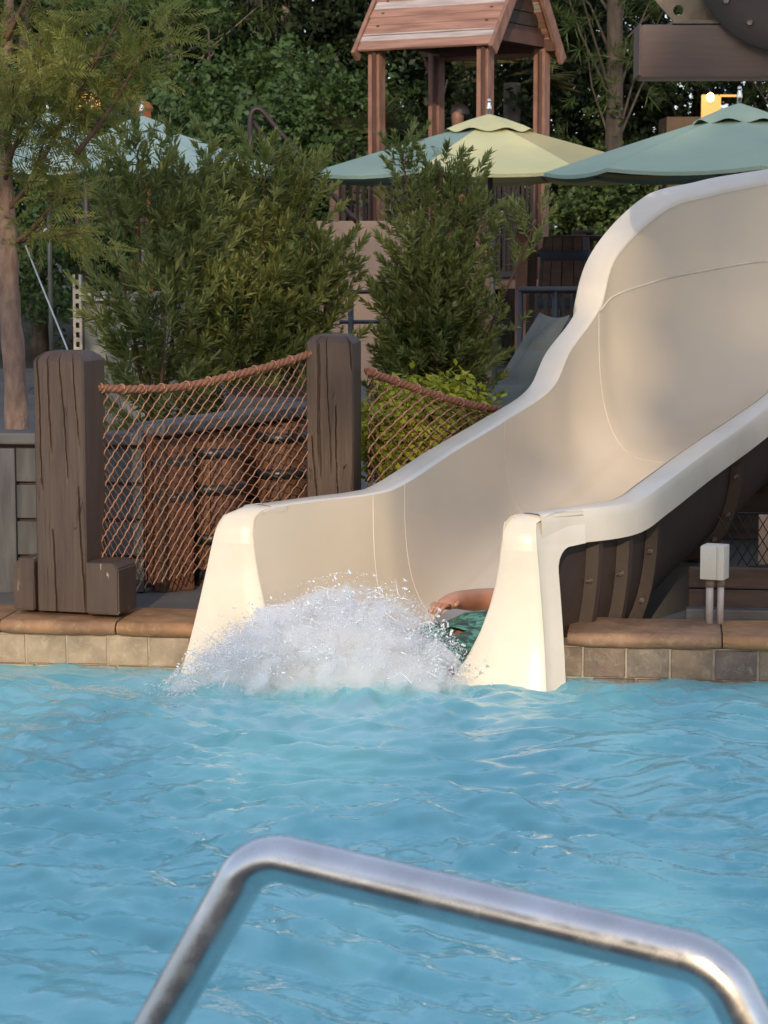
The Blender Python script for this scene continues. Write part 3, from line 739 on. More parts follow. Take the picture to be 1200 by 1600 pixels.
# ------------------------------------------------------------------ splash at the mouth
def ico(sub):
    bm = bmesh.new(); bmesh.ops.create_icosphere(bm, subdivisions=sub, radius=1.0)
    V = np.array([v.co[:] for v in bm.verts]); F = np.array([[v.index for v in f.verts] for f in bm.faces]); bm.free(); return V, F
PROF_X = np.array([262, 300, 340, 400, 470, 530, 600, 645, 680, 722])
PROF_Y = np.array([1068, 1026, 992, 962, 936, 915, 920, 938, 972, 1022])
SPX = np.array([P(x, 1000, 7.45).x for x in PROF_X]); SPH = np.array([P(x, y, 7.45).z for x, y in zip(PROF_X, PROF_Y)])
def splash():
    root = thing('splash', 'white splash of spray bursting from the slide mouth', 'splash', (-0.22, 7.4, 0))
    YC = 7.40
    # body of the splash: air full of fine spray
    V0, F0 = ico(4); V = V0.copy()
    X = (SPX[0] + SPX[-1]) / 2 + V[:, 0] * (SPX[-1] - SPX[0]) / 2 * 1.12; Hh = np.interp(X, SPX, SPH) + .022 + .022 * np.sin(X * 31 + 1) * np.sin(X * 13) + .012 * np.sin(X * 57)
    Y = YC + V[:, 1] * .20; Z = np.where(V[:, 2] > 0, np.abs(V[:, 2]) ** .7 * Hh, V[:, 2] * .03)
    hull = np.stack([X, Y, Z], -1)
    o = link('spray_mist', fast_mesh('spray_mist', hull - np.array(root.location), F0), M['mist'], root, smooth=True); tag(o, kind='stuff')
    def drops(n, rmin, rmax, lift, name, mat, sub, stretch, seed=5, pw=2.6, sharp=(2.2, 1.3)):
        rr = np.random.default_rng(seed)
        V0, F0 = ico(sub) if sub > 0 else (np.array([[1, 0, 0], [-1, 0, 0], [0, 1, 0], [0, -1, 0], [0, 0, 1], [0, 0, -1.]]), np.array([[0, 2, 4], [2, 1, 4], [1, 3, 4], [3, 0, 4], [2, 0, 5], [1, 2, 5], [3, 1, 5], [0, 3, 5]]))
        ncl = max(8, n // 60)                                     # thrown in clumps
        cx_ = rr.beta(1.5, 1.45, ncl) * (SPX[-1] - SPX[0]) + SPX[0]; cf = rr.beta(*sharp, ncl) * lift; cs = rr.uniform(.010, .05, ncl)
        k = rr.integers(0, ncl, n)
        x = cx_[k] + rr.normal(0, 1, n) * cs[k] * 1.4
        h = np.interp(x, SPX, SPH)
        z = np.clip(np.interp(cx_[k], SPX, SPH) * cf[k] + rr.normal(0, 1, n) * cs[k] * .7, -.01, None)
        z = np.minimum(z, h * lift + .02)
        y = YC - .03 + rr.normal(0, .075, ncl)[k] - .07 * (1 - np.clip(cf[k], 0, 1)) + rr.normal(0, .02, n)
        rad = rmin * (rmax / rmin) ** (rr.random(n) ** pw)
        flow = np.stack([np.where(x < .1, -.9, .5), np.full(n, -.25), .55 - .8 * (x < -.35)], -1)
        d = flow + rr.normal(0, .35, (ncl, 3))[k] + rr.normal(0, .35, (n, 3)); d /= np.linalg.norm(d, axis=1, keepdims=True)
        st_ = 1 + stretch * rr.random(n) ** 2
        VV = V0[None] * rr.uniform(.7, 1.3, (n, 1, 3)) * rad[:, None, None]
        along = (VV @ d[:, :, None])[:, :, 0]
        VV = VV + along[:, :, None] * d[:, None, :] * (st_ - 1)[:, None, None] + np.stack([x, y, z], -1)[:, None, :]
        FF = F0[None] + (np.arange(n) * len(V0))[:, None, None]
        o = link(name, fast_mesh(name, VV.reshape(-1, 3) - np.array(root.location), FF.reshape(-1, 3)), mat, root, smooth=True)
        tag(o, kind='stuff'); return o
    drops(26000, 0.0005, 0.0020, 1.0, 'froth', M['foam'], 0, 5.0, seed=5, pw=2.0)
    drops(260, 0.0012, 0.0062, 1.32, 'flung_drops', M['drop'], 1, 2.0, seed=8, sharp=(5, 1.2))
    drops(2400, 0.0008, 0.0048, 1.12, 'drops', M['drop'], 1, 2.5, seed=6)
    # thrown threads of water along the crest
    mbt = MB(); rr = random.Random(4)
    for k in range(300):
        x = rr.uniform(SPX[1], SPX[-1] - .03); h = float(np.interp(x, SPX, SPH)); y = YC - .05 + rr.gauss(0, .07); z = h * (1 - rr.random() ** 1.6 * .75)
        d = Vector((-.5 if x < .05 else .4, -.2, .35)); d += Vector((rr.gauss(0, .5), rr.gauss(0, .3), rr.gauss(0, .4))); d.normalize(); L = .010 + .034 * rr.random() ** 2
        p = Vector((x, y, z)); pts = []; bend = Vector((rr.gauss(0, .8), rr.gauss(0, .8), rr.gauss(-.3, .8)))
        for q in range(6): t = q / 5; pts.append(p + d * L * t + bend * L * t * t * .8)
        w = rr.uniform(.0008, .0024)
        mbt.tube(pts, [w * (0.3 + 1.2 * math.sin(math.pi * min(1, (q + .6) / 5.6))) for q in range(6)], 5)
    tag(mbt.build('threads', M['drop'], root, smooth=True), kind='stuff')
    tag(root, kind='stuff')
splash()

# ------------------------------------------------------------------ the rider
def skin_figure(name, joints, edges, root_idx, mat, parent, subs=2):
    """joints: list of (point, rx, ry)"""
    L = root_loc(parent)
    me = bpy.data.meshes.new(name); me.from_pydata([Vector(j[0]) - L for j in joints], edges, []); me.update()
    o = link(name, me, mat, parent)
    sk = o.modifiers.new('skin', 'SKIN'); sk.use_smooth_shade = True; sk.branch_smoothing = 0.6
    for i, j in enumerate(joints):
        v = me.skin_vertices[0].data[i]; v.radius = (j[1], j[2]); v.use_root = (i == root_idx)
    ss = o.modifiers.new('sub', 'SUBSURF'); ss.levels = subs; ss.render_levels = subs
    dg = bpy.context.evaluated_depsgraph_get(); dg.update()
    ev = bpy.data.meshes.new_from_object(o.evaluated_get(dg)); 
    o.modifiers.clear(); o.data = ev
    if len(ev.materials) == 0: ev.materials.append(mat)
    ev.polygons.foreach_set('use_smooth', np.ones(len(ev.polygons), dtype=bool))
    return o
def rider():
    hip = Vector((0.300, 7.885, 0.012)); ax = Vector((0.60, 0.80, 0.0)).normalized()      # upstream direction of the body
    lf = Vector((-ax.y, ax.x, 0))                                                         # the rider's far side (photo left)
    UP = Vector((0, 0, 1))
    root = thing('person', 'person in teal and black swim shorts sliding on their back into the splash', 'person', (hip.x, hip.y, 0.06))
    def q(a, l, u): return hip + ax * a + lf * l + UP * u
    J = []; E = []
    def j(p, rx, ry=None): J.append((p, rx, ry or rx)); return len(J) - 1
    pel = j(q(0, 0, 0.0), .135, .10); bel = j(q(.16, 0, .045), .140, .115); che = j(q(.36, 0, .08), .145, .105); shl = j(q(.48, 0, .11), .12, .085); nk = j(q(.56, 0, .15), .05, .05); hd = j(q(.64, 0, .19), .075, .085); crown = j(q(.74, 0, .21), .07, .075)
    E += [(pel, bel), (bel, che), (che, shl), (shl, nk), (nk, hd), (hd, crown)]
    for s_ in (1, -1):
        h_ = j(q(-.09, .095 * s_, -.01), .088); k_ = j(q(-.44, .10 * s_, -.03), .058); c_ = j(q(-.55, .10 * s_, -.14), .052); a_ = j(q(-.72, .10 * s_, -.36), .035); t_ = j(q(-.82, .11 * s_, -.36), .03)
        E += [(pel, h_), (h_, k_), (k_, c_), (c_, a_), (a_, t_)]
    # far arm: lies along the flank, hand forward on the hip; near arm along the near side
    sf = j(q(.50, .17, .12), .058); ef = j(q(.36, .21, .14), .047); wf = j(q(.135, .15, .175), .030, .036); hf = j(q(.085, .145, .172), .038, .022); hf2 = j(q(.045, .145, .162), .036, .016)
    E += [(shl, sf), (sf, ef), (ef, wf), (wf, hf), (hf, hf2)]
    sn = j(q(.45, -.19, .12), .058); en = j(q(.22, -.25, .05), .045); wn_ = j(q(.0, -.22, .03), .030); hn = j(q(-.06, -.21, .03), .036, .02)
    E += [(shl, sn), (sn, en), (en, wn_), (wn_, hn)]
    body = skin_figure('body', J, E, pel, M['skin'], root)
    # fingers and thumb of the far hand
    fm = MB()
    for k, (o_, ln) in enumerate(((-.027, .062), (-.009, .074), (.009, .070), (.026, .055))):
        p0 = q(.058, .145 + o_, .164); p1 = p0 - ax * ln * .45 + UP * .008; p2 = p0 - ax * ln * .8 - UP * .004; p3 = p0 - ax * ln - UP * .018
        fm.tube([p0, p1, p2, p3], [.0095, .009, .008, .005], 8)
    p0 = q(.10, .115, .172); fm.tube([p0, p0 - ax * .025 - lf * .022 + UP * .006, p0 - ax * .052 - lf * .028], [.011, .010, .006], 8)
    fm.build('fingers', M['skin'], root, smooth=True)
    hm = MB(); c = q(.70, 0, .205)
    rows = []
    for a in range(9):
        th = math.pi * a / 8; rows.append([c + Vector((.095 * math.sin(th) * math.cos(t), .095 * math.sin(th) * math.sin(t), .10 * math.cos(th))) + ax * .02 for t in np.linspace(0, 2 * math.pi, 17)[:-1]])
    hm.grid(rows, close=True); hm.build('hair', M['hair'], root, smooth=True)
    # shorts: pelvis ring plus two legs, as one loft each joined at the crotch
    sm = MB()
    def ring(a, l, u, rl, ru, n=20, ruff=.006, seed=0):
        rr = random.Random(seed); return [q(a, l + (rl + rr.uniform(-1, 1) * ruff) * math.cos(2 * math.pi * k / n), u + (ru + rr.uniform(-1, 1) * ruff) * math.sin(2 * math.pi * k / n)) for k in range(n)]
    sm.grid([ring(.135, 0, .028, .168, .128, seed=1), ring(.07, 0, .018, .176, .132, seed=2), ring(.0, 0, .005, .182, .132, seed=3), ring(-.08, 0, 0, .188, .122, seed=4)], close=True)
    for s_ in (1, -1):
        sm.grid([ring(-.02, .09 * s_, 0, .105, .122, seed=5), ring(-.12, .097 * s_, 0, .108, .115, seed=6), ring(-.24, .10 * s_, .012, .104, .102, ruff=.009, seed=7), ring(-.36, .10 * s_, .02, .108, .100, ruff=.012, seed=8)], close=True)
    sm.build('swim_shorts', M['shorts'], root, smooth=True)
rider()

# ------------------------------------------------------------------ timber posts, rope and nets
def timber_post(c, size, h, yaw, seed, z0=DECK_Z):
    o = MB(); w = size / 2; rr = random.Random(seed)
    prof = [(w, 0), (w, h - .035), (w - .008, h - .022), (w - .03, h - .004), (w - .045, h)]
    Mx = Matrix.Rotation(yaw, 3, 'Z'); e = .006; NF = 96
    cracks = []
    for k in range(6):                                   # (x at top, slope, top z, bottom z, width, depth)
        x0 = rr.uniform(-.85, .85) * w; zt = h - .01 if k < 4 else rr.uniform(.3, .75) * h; zl = rr.uniform(.15, .62) * h
        cracks.append((x0, rr.uniform(.0, .10), zt, zt - zl, rr.uniform(.0012, .0024), rr.uniform(.005, .013), rr.random() * 6))
    def groove(x, z):
        d = 0.0
        for (x0, sl, zt, zb, cw, cd, ph) in cracks:
            if zb < z < zt:
                t = (zt - z); xc = x0 + sl * t + .0018 * math.sin(z * 15 + ph) + .0009 * math.sin(z * 67 + ph); fade = min(1, (z - zb) / .08) * min(1, (zt - z) / .02 + .5)
                d += cd * fade * math.exp(-((x - xc) / cw) ** 2)
        return d + .0007 * mnoise.noise(Vector((x * 90, seed, z * 7)))
    zs = list(np.linspace(0, h - .035, 70)); rows = []
    for a_, z in [(w, z) for z in zs] + prof[2:]:
        ring = []
        for k in range(NF):
            x = -a_ + e + (2 * a_ - 2 * e) * k / (NF - 1); dd = groove(x, z) if 0 < k < NF - 1 else 0
            edge_n = .0012 * mnoise.noise(Vector((z * 40, seed + .5, x * 10))) if k in (0, NF - 1) else 0
            ring.append((x + edge_n, -a_ + dd))
        ring += [(a_, -a_ + e), (a_, a_ - e), (a_ - e, a_), (-a_ + e, a_), (-a_, a_ - e), (-a_, -a_ + e)]
        rows.append([Vector(c) + Mx @ Vector((x, y, 0)) + Vector((0, 0, z)) for x, y in ring])
    o.grid(rows, close=True); n = len(rows); m_ = len(rows[0]); o.f.append(tuple((n - 1) * m_ + k for k in range(m_)))
    return o
pA = Vector((-1.135, 7.965, DECK_Z + .03)); pB = Vector((-0.205, 9.02, DECK_Z))
YA, YB = R(-16), R(-9)
postA = thing('timber_post', 'cracked brown timber post with low blocks at its foot, nearest the left edge', 'post', pA, 'timber posts of the net barrier')
hA = P(97, 549, 7.90).z - pA.z
o = timber_post(pA, .195, hA, YA, 3); autosmooth(o.build('shaft', M['wood_post'], postA), 30)
for sgn, w_, h_, dy in ((-1, .085, .19, -.02), (1, .125, .185, -.035)):
    mbb = MB(); cc = pA + Matrix.Rotation(YA, 3, 'Z') @ Vector((sgn * (.0985 + w_ / 2 + .006), dy, 0))
    d_ = .17; prof_ = [(-w_ / 2, 0), (w_ / 2, 0), (w_ / 2, h_ - .02 if sgn > 0 else h_), (w_ / 2 - .02 if sgn > 0 else w_ / 2, h_), (-w_ / 2 if sgn > 0 else -w_ / 2 + .03, h_), (-w_ / 2, h_ if sgn > 0 else h_ - .03)]
    Mx = Matrix.Rotation(YA, 3, 'Z')
    fr = [cc + Mx @ Vector((x, -d_ / 2, z)) for x, z in prof_]; bk = [cc + Mx @ Vector((x, d_ / 2, z)) for x, z in prof_]
    n = len(fr); mbb.add(fr + bk, [tuple(range(n)), tuple(range(2 * n - 1, n - 1, -1))] + [((i + 1) % n, i, n + i, n + (i + 1) % n) for i in range(n)])
    ob = mbb.build('foot_block', M['wood_post'], postA)
    bm = bmesh.new(); bm.from_mesh(ob.data); bmesh.ops.bevel(bm, geom=list(bm.edges), offset=.005, segments=2, affect='EDGES'); bm.to_mesh(ob.data); bm.free()
postB = thing('timber_post', 'plain brown timber post standing behind the slide between the two nets', 'post', pB, 'timber posts of the net barrier')
hB = P(530, 523, 8.95).z - pB.z
o = timber_post(pB, .195, hB, YB, 8); autosmooth(o.build('shaft', M['wood_post'], postB), 30)

def net(name_label, top_pts, bot_pts, cols, rows_n, rope_r, shear, wa, wb):
    """top_pts / bot_pts: polylines of the rope and of the net's lower edge"""
    tp = catmull(top_pts, 60); bt = catmull(bot_pts, 60)
    root = thing('net_barrier', name_label, 'net', tuple(bt[0]), 'rope nets hung between posts')
    def at(u, v):
        u = min(max(u, 0), 1); k = u * 59; i = min(int(k), 58); t = k - i
        a = tp[i] * (1 - t) + tp[i + 1] * t; b_ = bt[i] * (1 - t) + bt[i + 1] * t
        p = Vector(a * (1 - v) + b_ * v)
        p.y += 0.012 * math.sin(9 * u + 4 * v) + .008 * math.sin(23 * u - 11 * v)
        return p
    ropem = MB(); path = [Vector(p) for p in tp]
    # three-strand twist
    for s_ in range(3):
        pp = []
        for i in range(0, 240):
            u = i / 239; k = u * 59; a = min(int(k), 58); t = k - a; p = Vector(tp[a] * (1 - t) + tp[a + 1] * t)
            th = u * 2 * math.pi * 9 * (len(top_pts) / 4) + s_ * 2 * math.pi / 3
            tang = Vector(tp[a + 1] - tp[a]).normalized(); n1 = tang.cross(Vector((0, 0, 1))).normalized(); n2 = n1.cross(tang)
            pp.append(p + (n1 * math.cos(th) + n2 * math.sin(th)) * rope_r * .42)
        ropem.tube(pp, rope_r * .68, 6)
    ropem.build('top_rope', M['rope'], root, smooth=True)
    for fam, mat, rad, nm in ((1, M['net_lit'], wa, 'cord'), (-1, M['net_shaded'], wb, 'cord')):
        mesh_ = MB()
        nv = rows_n * 4
        ext = shear[0 if fam > 0 else 1]
        c0 = -int(cols * abs(ext)) - 1
        for c in range(c0, cols - c0 + 1):
            pts = []
            for i in range(nv + 1):
                v = i / nv
                kn = (i % 4) / 4.0; zig = 0.05 * math.sin(2 * math.pi * kn) / cols
                u = c / cols - fam * ext * v + fam * zig
                if 0 <= u <= 1:
                    # the lower corner is left ragged
                    pts.append(at(u, v))
                else:
                    if len(pts) > 1: mesh_.tube(pts, rad, 4, False)
                    pts = []
            if len(pts) > 1: mesh_.tube(pts, rad, 4, False)
        ob = mesh_.build('netting', mat, root, smooth=True)
    for c in range(1, cols, 2):
        lash = MB()
        u = c / cols; k = u * 59; a = min(int(k), 58); p = Vector(tp[a]); tang = Vector(tp[a + 1] - tp[a]).normalized()
        n1 = tang.cross(Vector((0, 0, 1))).normalized(); n2 = n1.cross(tang)
        pts = [p + tang * (.012 * (q_ / 10) - .006) + (n1 * math.cos(q_ / 10 * 2 * math.pi) + n2 * math.sin(q_ / 10 * 2 * math.pi)) * (rope_r * 1.18) for q_ in range(11)]
        lash.tube(pts, wa * 1.2, 4, False); lash.build('lashing', M['net_lit'], root, smooth=True)
    return root
net('brown net sagging from a thick rope between the two timber posts',
    [P(150, 606, 7.98), P(215, 608, 8.15), P(290, 603, 8.38), P(370, 585, 8.62), P(440, 567, 8.82), P(492, 550, 8.98)],
    [P(152, 893, 7.98), P(192, 928, 8.05), P(250, 910, 8.25), P(305, 895, 8.42), P(400, 850, 8.70), P(492, 830, 9.0)],
    22, 24, .0150, (0.50, 0.95), .0030, .0019)
net('brown net with wide mesh running from the rear post to the slide rim',
    [P(574, 580, 9.0), P(625, 598, 9.2), P(680, 617, 9.4), P(735, 632, 9.6), P(790, 642, 9.75)],
    [P(574, 790, 9.0), P(625, 790, 9.2), P(680, 770, 9.4), P(735, 740, 9.6), P(790, 720, 9.75)],
    13, 12, .0165, (0.75, 0.75), .0042, .0040)

# ------------------------------------------------------------------ grey panelled wall that turns back behind the nets
def panelled_wall():
    z1 = 0.775
    c0 = Vector((-4.5, 8.78, 0)); c1 = P(228, 688, 8.52); c1.z = 0; c2 = Vector((-0.30, 9.75, 0)); c3 = Vector((0.55, 10.35, 0))
    root = thing('panelled_wall', 'low grey boarded wall with flat cap behind the post and net', 'wall', (c1.x, c1.y, DECK_Z))
    def run(a, b_, mats, cap_mat, bw, ztop, name):
        d = (b_ - a); L = d.length; d.normalize(); yaw = math.atan2(d.y, d.x); nrm = Vector((d.y, -d.x, 0))
        mid = (a + b_) / 2
        bk = MB(); bk.box((mid.x, mid.y, (DECK_Z + ztop) / 2 - .01), (L, .05, ztop - DECK_Z - .05), yaw); bk.build('backing', M['terracotta_dark'], root)
        nh = 4; hh = (ztop - .055 - DECK_Z) / nh
        n = max(1, int(round(L / bw)))
        bm_ = MB(); bm_.box((0, 0, 0), (L / n - .01, .03, hh - .012), bev=.004); me = bpy.data.meshes.new('board'); me.from_pydata(bm_.v, [], bm_.f)
        me2 = bpy.data.meshes.new('stile'); s2 = MB(); s2.box((0, 0, 0), (.10, .03, ztop - DECK_Z - .06), bev=.004); me2.from_pydata(s2.v, [], s2.f)
        for i in range(n):
            for k in range(nh):
                p = a + d * (L * (i + .5) / n) + nrm * .042; p.z = DECK_Z + hh * (k + .5)
                link('board', me, mats[0], root, p, rotz=yaw)
            p = a + d * (L * i / n + .05) + nrm * .066; p.z = (DECK_Z + ztop - .06) / 2 
            link('stile', me2, mats[1], root, p, rotz=yaw)
        cm = MB(); cm.box((0, 0, 0), (L / n - .004, .17, .045), bev=.008); mec = bpy.data.meshes.new('cap'); mec.from_pydata(cm.v, [], cm.f)
        for i in range(n):
            p = a + d * (L * (i + .5) / n); p.z = ztop - .0225; link('cap', mec, cap_mat, root, p, rotz=yaw)
    run(c0, c1, (M['gray_paint'], M['gray_paint']), M['cap_paint'], .62, z1, 'l')
    run(c1, c2, (M['rust_board'], M['brown_board']), M['cap_paint'], .55, z1 + .03, 'r')
    if False: run(c2, c3, (M['brown_board'], M['brown_board']), M['cap_paint'], .50, z1 + .03, 'r')
    # rusty banded corner pile
    cp = MB(); cp.box((c1.x + .09, c1.y + .045, (DECK_Z + .72) / 2), (.16, .10, .72 - DECK_Z), R(20), bev=.01); cp.build('corner_pile', M['rust_board'], root)
    for zz in (.66, .52):
        bnd = MB(); bnd.box((c1.x + .09, c1.y + .045, zz), (.172, .112, .035), R(20)); bo = bnd.build('iron_band', M['black_rail'], root)
        for k in range(3):
            st_ = MB(); p = Vector((c1.x + .09, c1.y + .045, zz)) + Matrix.Rotation(R(20), 3, 'Z') @ Vector((-.05 + .05 * k, -.057, 0)); st_.lathe(p, [(0.0, -.008), (.007, -.005), (.008, 0), (.007, .005), (0.0, .008)], 8); st_.build('stud', M['bolt'], bo, smooth=True)
    return root
panelled_wall()
# banded wooden tub behind the wall
def tub():
    c = P(425, 650, 10.0); c.z = 0; r_ = .21; z0, z1 = DECK_Z, P(425, 612, 9.8).z
    root = thing('wooden_tub', 'reddish wooden tub with grey band showing above the wall behind the net', 'tub', (c.x, c.y, z0))
    n = 18
    for k in range(n):
        a0, a1 = 2 * math.pi * (k + .04) / n, 2 * math.pi * (k + .96) / n
        s_ = MB(); rows = []
        for z, f in ((z0, .88), ((z0 + z1) / 2, 1.0), (z1, .97)):
            rows.append([c + Vector((math.cos(a) * r_ * f * q_, math.sin(a) * r_ * f * q_, z)) for a, q_ in ((a0, 1), (a1, 1), (a1, .86), (a0, .86))])
        s_.grid(rows, close=True); s_.f.append((8, 9, 10, 11)); s_.build('stave', M['brown_board'], root)
    for zz, f in ((z1 - .06, .985), (z0 + .25, .98)):
        b_ = MB(); b_.lathe(c, [(r_ * f + .004, zz - .035), (r_ * f + .008, zz - .03), (r_ * f + .008, zz + .03), (r_ * f + .004, zz + .035)], 36); b_.build('band', M['cap_paint'], root, smooth=True)
    e = MB(); e.lathe(c, [(0, z1 - .03), (r_ * .86, z1 - .03)], 24); e.build('soil', M['soil'], root)
tub()

def wood_barrel(px, Y, r_, top_py, label):
    c = P(px, 700, Y); c.z = 0; z0, z1 = DECK_Z, P(px, top_py, Y - r_).z
    root = thing('barrel', label, 'barrel', (c.x, c.y, z0), 'brown barrels behind the long net')
    n = 16
    for k in range(n):
        a0, a1 = 2 * math.pi * (k + .03) / n, 2 * math.pi * (k + .97) / n; rows = []
        for f in np.linspace(0, 1, 7):
            q = r_ * (.84 + .16 * math.sin(math.pi * f)); z = z0 + (z1 - z0) * f
            rows.append([c + Vector((math.cos(a) * q * w_, math.sin(a) * q * w_, z)) for a, w_ in ((a0, 1), ((a0 + a1) / 2, 1.012), (a1, 1), (a1, .86), (a0, .86))])
        s_ = MB(); s_.grid(rows, close=True); s_.f.append((30, 31, 32, 33, 34)); s_.build('stave', M['barrel_stave'], root)
    for f in (.08, .33, .67, .92):
        q = r_ * (.84 + .16 * math.sin(math.pi * f)) + .004; zz = z0 + (z1 - z0) * f
        b_ = MB(); b_.lathe(c, [(q - .006, zz - .022), (q + .002, zz - .020), (q + .002, zz + .020), (q - .006, zz + .022)], 32); b_.build('hoop', M['black_rail'], root, smooth=True)
    e = MB(); e.lathe(c, [(0, z1 - .025), (r_ * .74, z1 - .025)], 24); e.build('head', M['barrel_stave'], root)
M['barrel_stave'] = mat_piece('barrel_stave', [(0.125, 0.058, 0.034), (0.155, 0.072, 0.040), (0.10, 0.05, 0.032)], scale=7, rough=0.7, bumps=0.35, stretch=(4, 4, 1))
wood_barrel(332, 8.76, .128, 692, 'brown hooped barrel behind the lower middle of the long net')
wood_barrel(438, 9.22, .125, 668, 'brown hooped barrel behind the net next to the rear post')

# ------------------------------------------------------------------ small fixtures by the slide
def utility_box():
    base = P(1114, 968, 7.72); base.z = DECK_Z + .018
    yaw = R(-24)
    root = thing('utility_box', 'beige electrical box on two short grey conduits beside the slide', 'utility box', base)
    b0, b1 = P(1116, 904, 7.72).z, P(1116, 851, 7.72).z
    Mx = Matrix.Rotation(yaw, 3, 'Z')
    m_ = MB(); m_.box((base.x + .004, base.y, (b0 + b1) / 2), (.083, .075, b1 - b0), yaw, bev=.004); autosmooth(m_.build('case', M['box_plastic'], root), 40)
    m_ = MB(); p = base + Mx @ Vector((-.012, -.043, 0)); m_.box((p.x + .004, p.y, (b0 + b1) / 2), (.058, .012, b1 - b0 - .004), yaw, bev=.003); autosmooth(m_.build('cover', M['box_plastic'], root), 40)
    for dx, dy, r_ in ((-.012, -.006, .0135), (.022, .015, .012)):
        p = base + Mx @ Vector((dx, dy, 0)); m_ = MB(); m_.tube([(p.x, p.y, DECK_Z + .01), (p.x, p.y, b0 + .002)], r_, 14); o = m_.build('conduit', M['conduit'], root, smooth=True)
        m_ = MB(); m_.tube([(p.x, p.y, b0 - .03), (p.x, p.y, b0)], r_ * 1.2, 14); m_.build('coupling', M['bracket'], o, smooth=True)
utility_box()
def low_boards(name, label, a, b_, z0, z1, n, mat):
    a, b_ = Vector(a), Vector(b_); d = b_ - a; L = d.length; yaw = math.atan2(d.y, d.x); mid = (a + b_) / 2
    root = thing(name, label, 'wall', (mid.x, mid.y, z0))
    h = (z1 - z0) / n; me = bpy.data.meshes.new('plank'); t = MB(); t.box((0, 0, 0), (L, .04, h - .006), bev=.004); me.from_pydata(t.v, [], t.f)
    for k in range(n): link('plank', me, mat, root, (mid.x, mid.y, z0 + h * (k + .5)), rotz=yaw)
    return root
low_boards('plank_wall', 'dark brown plank wall in shade under the slide', edge_pt(1.06, .44), edge_pt(4.6, .44), DECK_Z + .03, 0.335, 2, M['brown_board'])
low_boards('inner_plank_wall', 'dark planks closing the space under the curve of the slide', (1.55, 10.05, 0), (5.4, 9.95, 0), DECK_Z, 0.52, 3, M['brown_board'])
low_boards('back_plank_wall', 'tall dark plank wall closing the space behind the slide', (1.9, 11.3, 0), (5.6, 11.1, 0), DECK_Z, 1.15, 8, M['brown_board'])
kb = MB(); kb.box(edge_pt(2.75, .375, DECK_Z + .022), (3.4, .07, .044), EYAW, bev=.006); tag(kb.build('deck_kerb', M['cap_paint']), kind='structure')
# light panel with wire mesh seen under the slide at the right edge
def mesh_panel():
    c = P(1215, 845, 8.75); root = thing('mesh_panel', 'pale wire mesh panel showing under the slide at the right edge', 'panel', (c.x, c.y, DECK_Z))
    m_ = MB(); m_.box((c.x + .06, c.y + .03, c.z), (.26, .012, .20), R(-6)); m_.build('sheet', M['stucco'], root)
    w = MB()
    for k in range(-6, 8):
        for sg in (1, -1):
            x0 = c.x + .06 + k * .04; w.tube([(x0 - sg * .06, c.y, c.z - .1), (x0 + sg * .06, c.y, c.z + .1)], .0022, 4)
    w.build('wire_mesh', M['black_rail'], root)
    f_ = MB(); f_.box((c.x + .06, c.y, c.z - .115), (.34, .03, .02), R(-6)); f_.box((c.x + .06, c.y + .02, (c.z - .12 + DECK_Z) / 2), (.04, .03, c.z - .12 - DECK_Z)); f_.build('frame', M['shell'], root)
mesh_panel()

# ------------------------------------------------------------------ stainless handrail in the foreground
def handrail():
    V0 = [P(60, 1930, 2.26), P(400, 1332, 2.195), P(1122, 1506, 2.03), P(1330, 1910, 1.99)]
    path = [V0[0]]
    for i, rb in ((1, .052), (2, .066)):
        A, B, C_ = V0[i - 1], V0[i], V0[i + 1]; d0 = (A - B).normalized(); d1 = (C_ - B).normalized(); th = d0.angle(d1); cut = rb / math.tan(th / 2)
        p0, p1 = B + d0 * cut, B + d1 * cut; cc = B + (d0 + d1).normalized() * (rb / math.sin(th / 2))
        n = 18; a0, a1 = p0 - cc, p1 - cc; om = a0.angle(a1)
        if i == 2:
            q0 = path[-1]
            for k in range(1, 12): path.append(q0.lerp(p0, k / 12))
        else:
            for k in range(1, 8): path.append(V0[0].lerp(p0, k / 8))
        for k in range(n + 1):
            t = k / n; path.append(cc + (a0 * math.sin((1 - t) * om) + a1 * math.sin(t * om)) / math.sin(om))
    path.append(V0[3])
    # carry both ends on down to the pool floor step
    a, b_ = path[0], path[-1]
    d = (path[0] - path[1]).normalized(); t = (a.z + 0.35) / -d.z; path = [a + d * t] + path
    path = path + [Vector((b_.x + .12, b_.y, b_.z - .25)), Vector((b_.x + .14, b_.y, -0.35))]
    m_ = MB(); m_.tube(path, 0.0243, 28)
    o = m_.build('handrail', M['steel'], None, smooth=True, loc=(path[0].x, path[0].y, -.35))
    tag(o, 'bent stainless steel pool handrail in the foreground', 'handrail')
handrail()

# ------------------------------------------------------------------ foliage builders
def rot_to(d, roll):
    """batch rotation matrices taking +Z to d (n,3)"""
    d = d / np.linalg.norm(d, axis=1, keepdims=True)
    a = np.where(np.abs(d[:, 2:3]) < 0.95, np.array([[0, 0, 1.0]]), np.array([[1.0, 0, 0]]))
    x = np.cross(a, d); x /= np.linalg.norm(x, axis=1, keepdims=True); y = np.cross(d, x)
    c, s_ = np.cos(roll)[:, None], np.sin(roll)[:, None]
    x2 = x * c + y * s_; y2 = -x * s_ + y * c
    return np.stack([x2, y2, d], -1)
def leaf_quads(base, d, nrm, L, W):
    """rhombic leaves"""
    side = np.cross(d, nrm); side /= np.maximum(1e-9, np.linalg.norm(side, axis=1, keepdims=True))
    L = L[:, None]; W = W[:, None]
    droop = np.array([[0, 0, -1.0]]) * L * 0.10
    return np.stack([base, base + d * L * .45 + side * W / 2, base + d * L + droop, base + d * L * .45 - side * W / 2], 1)
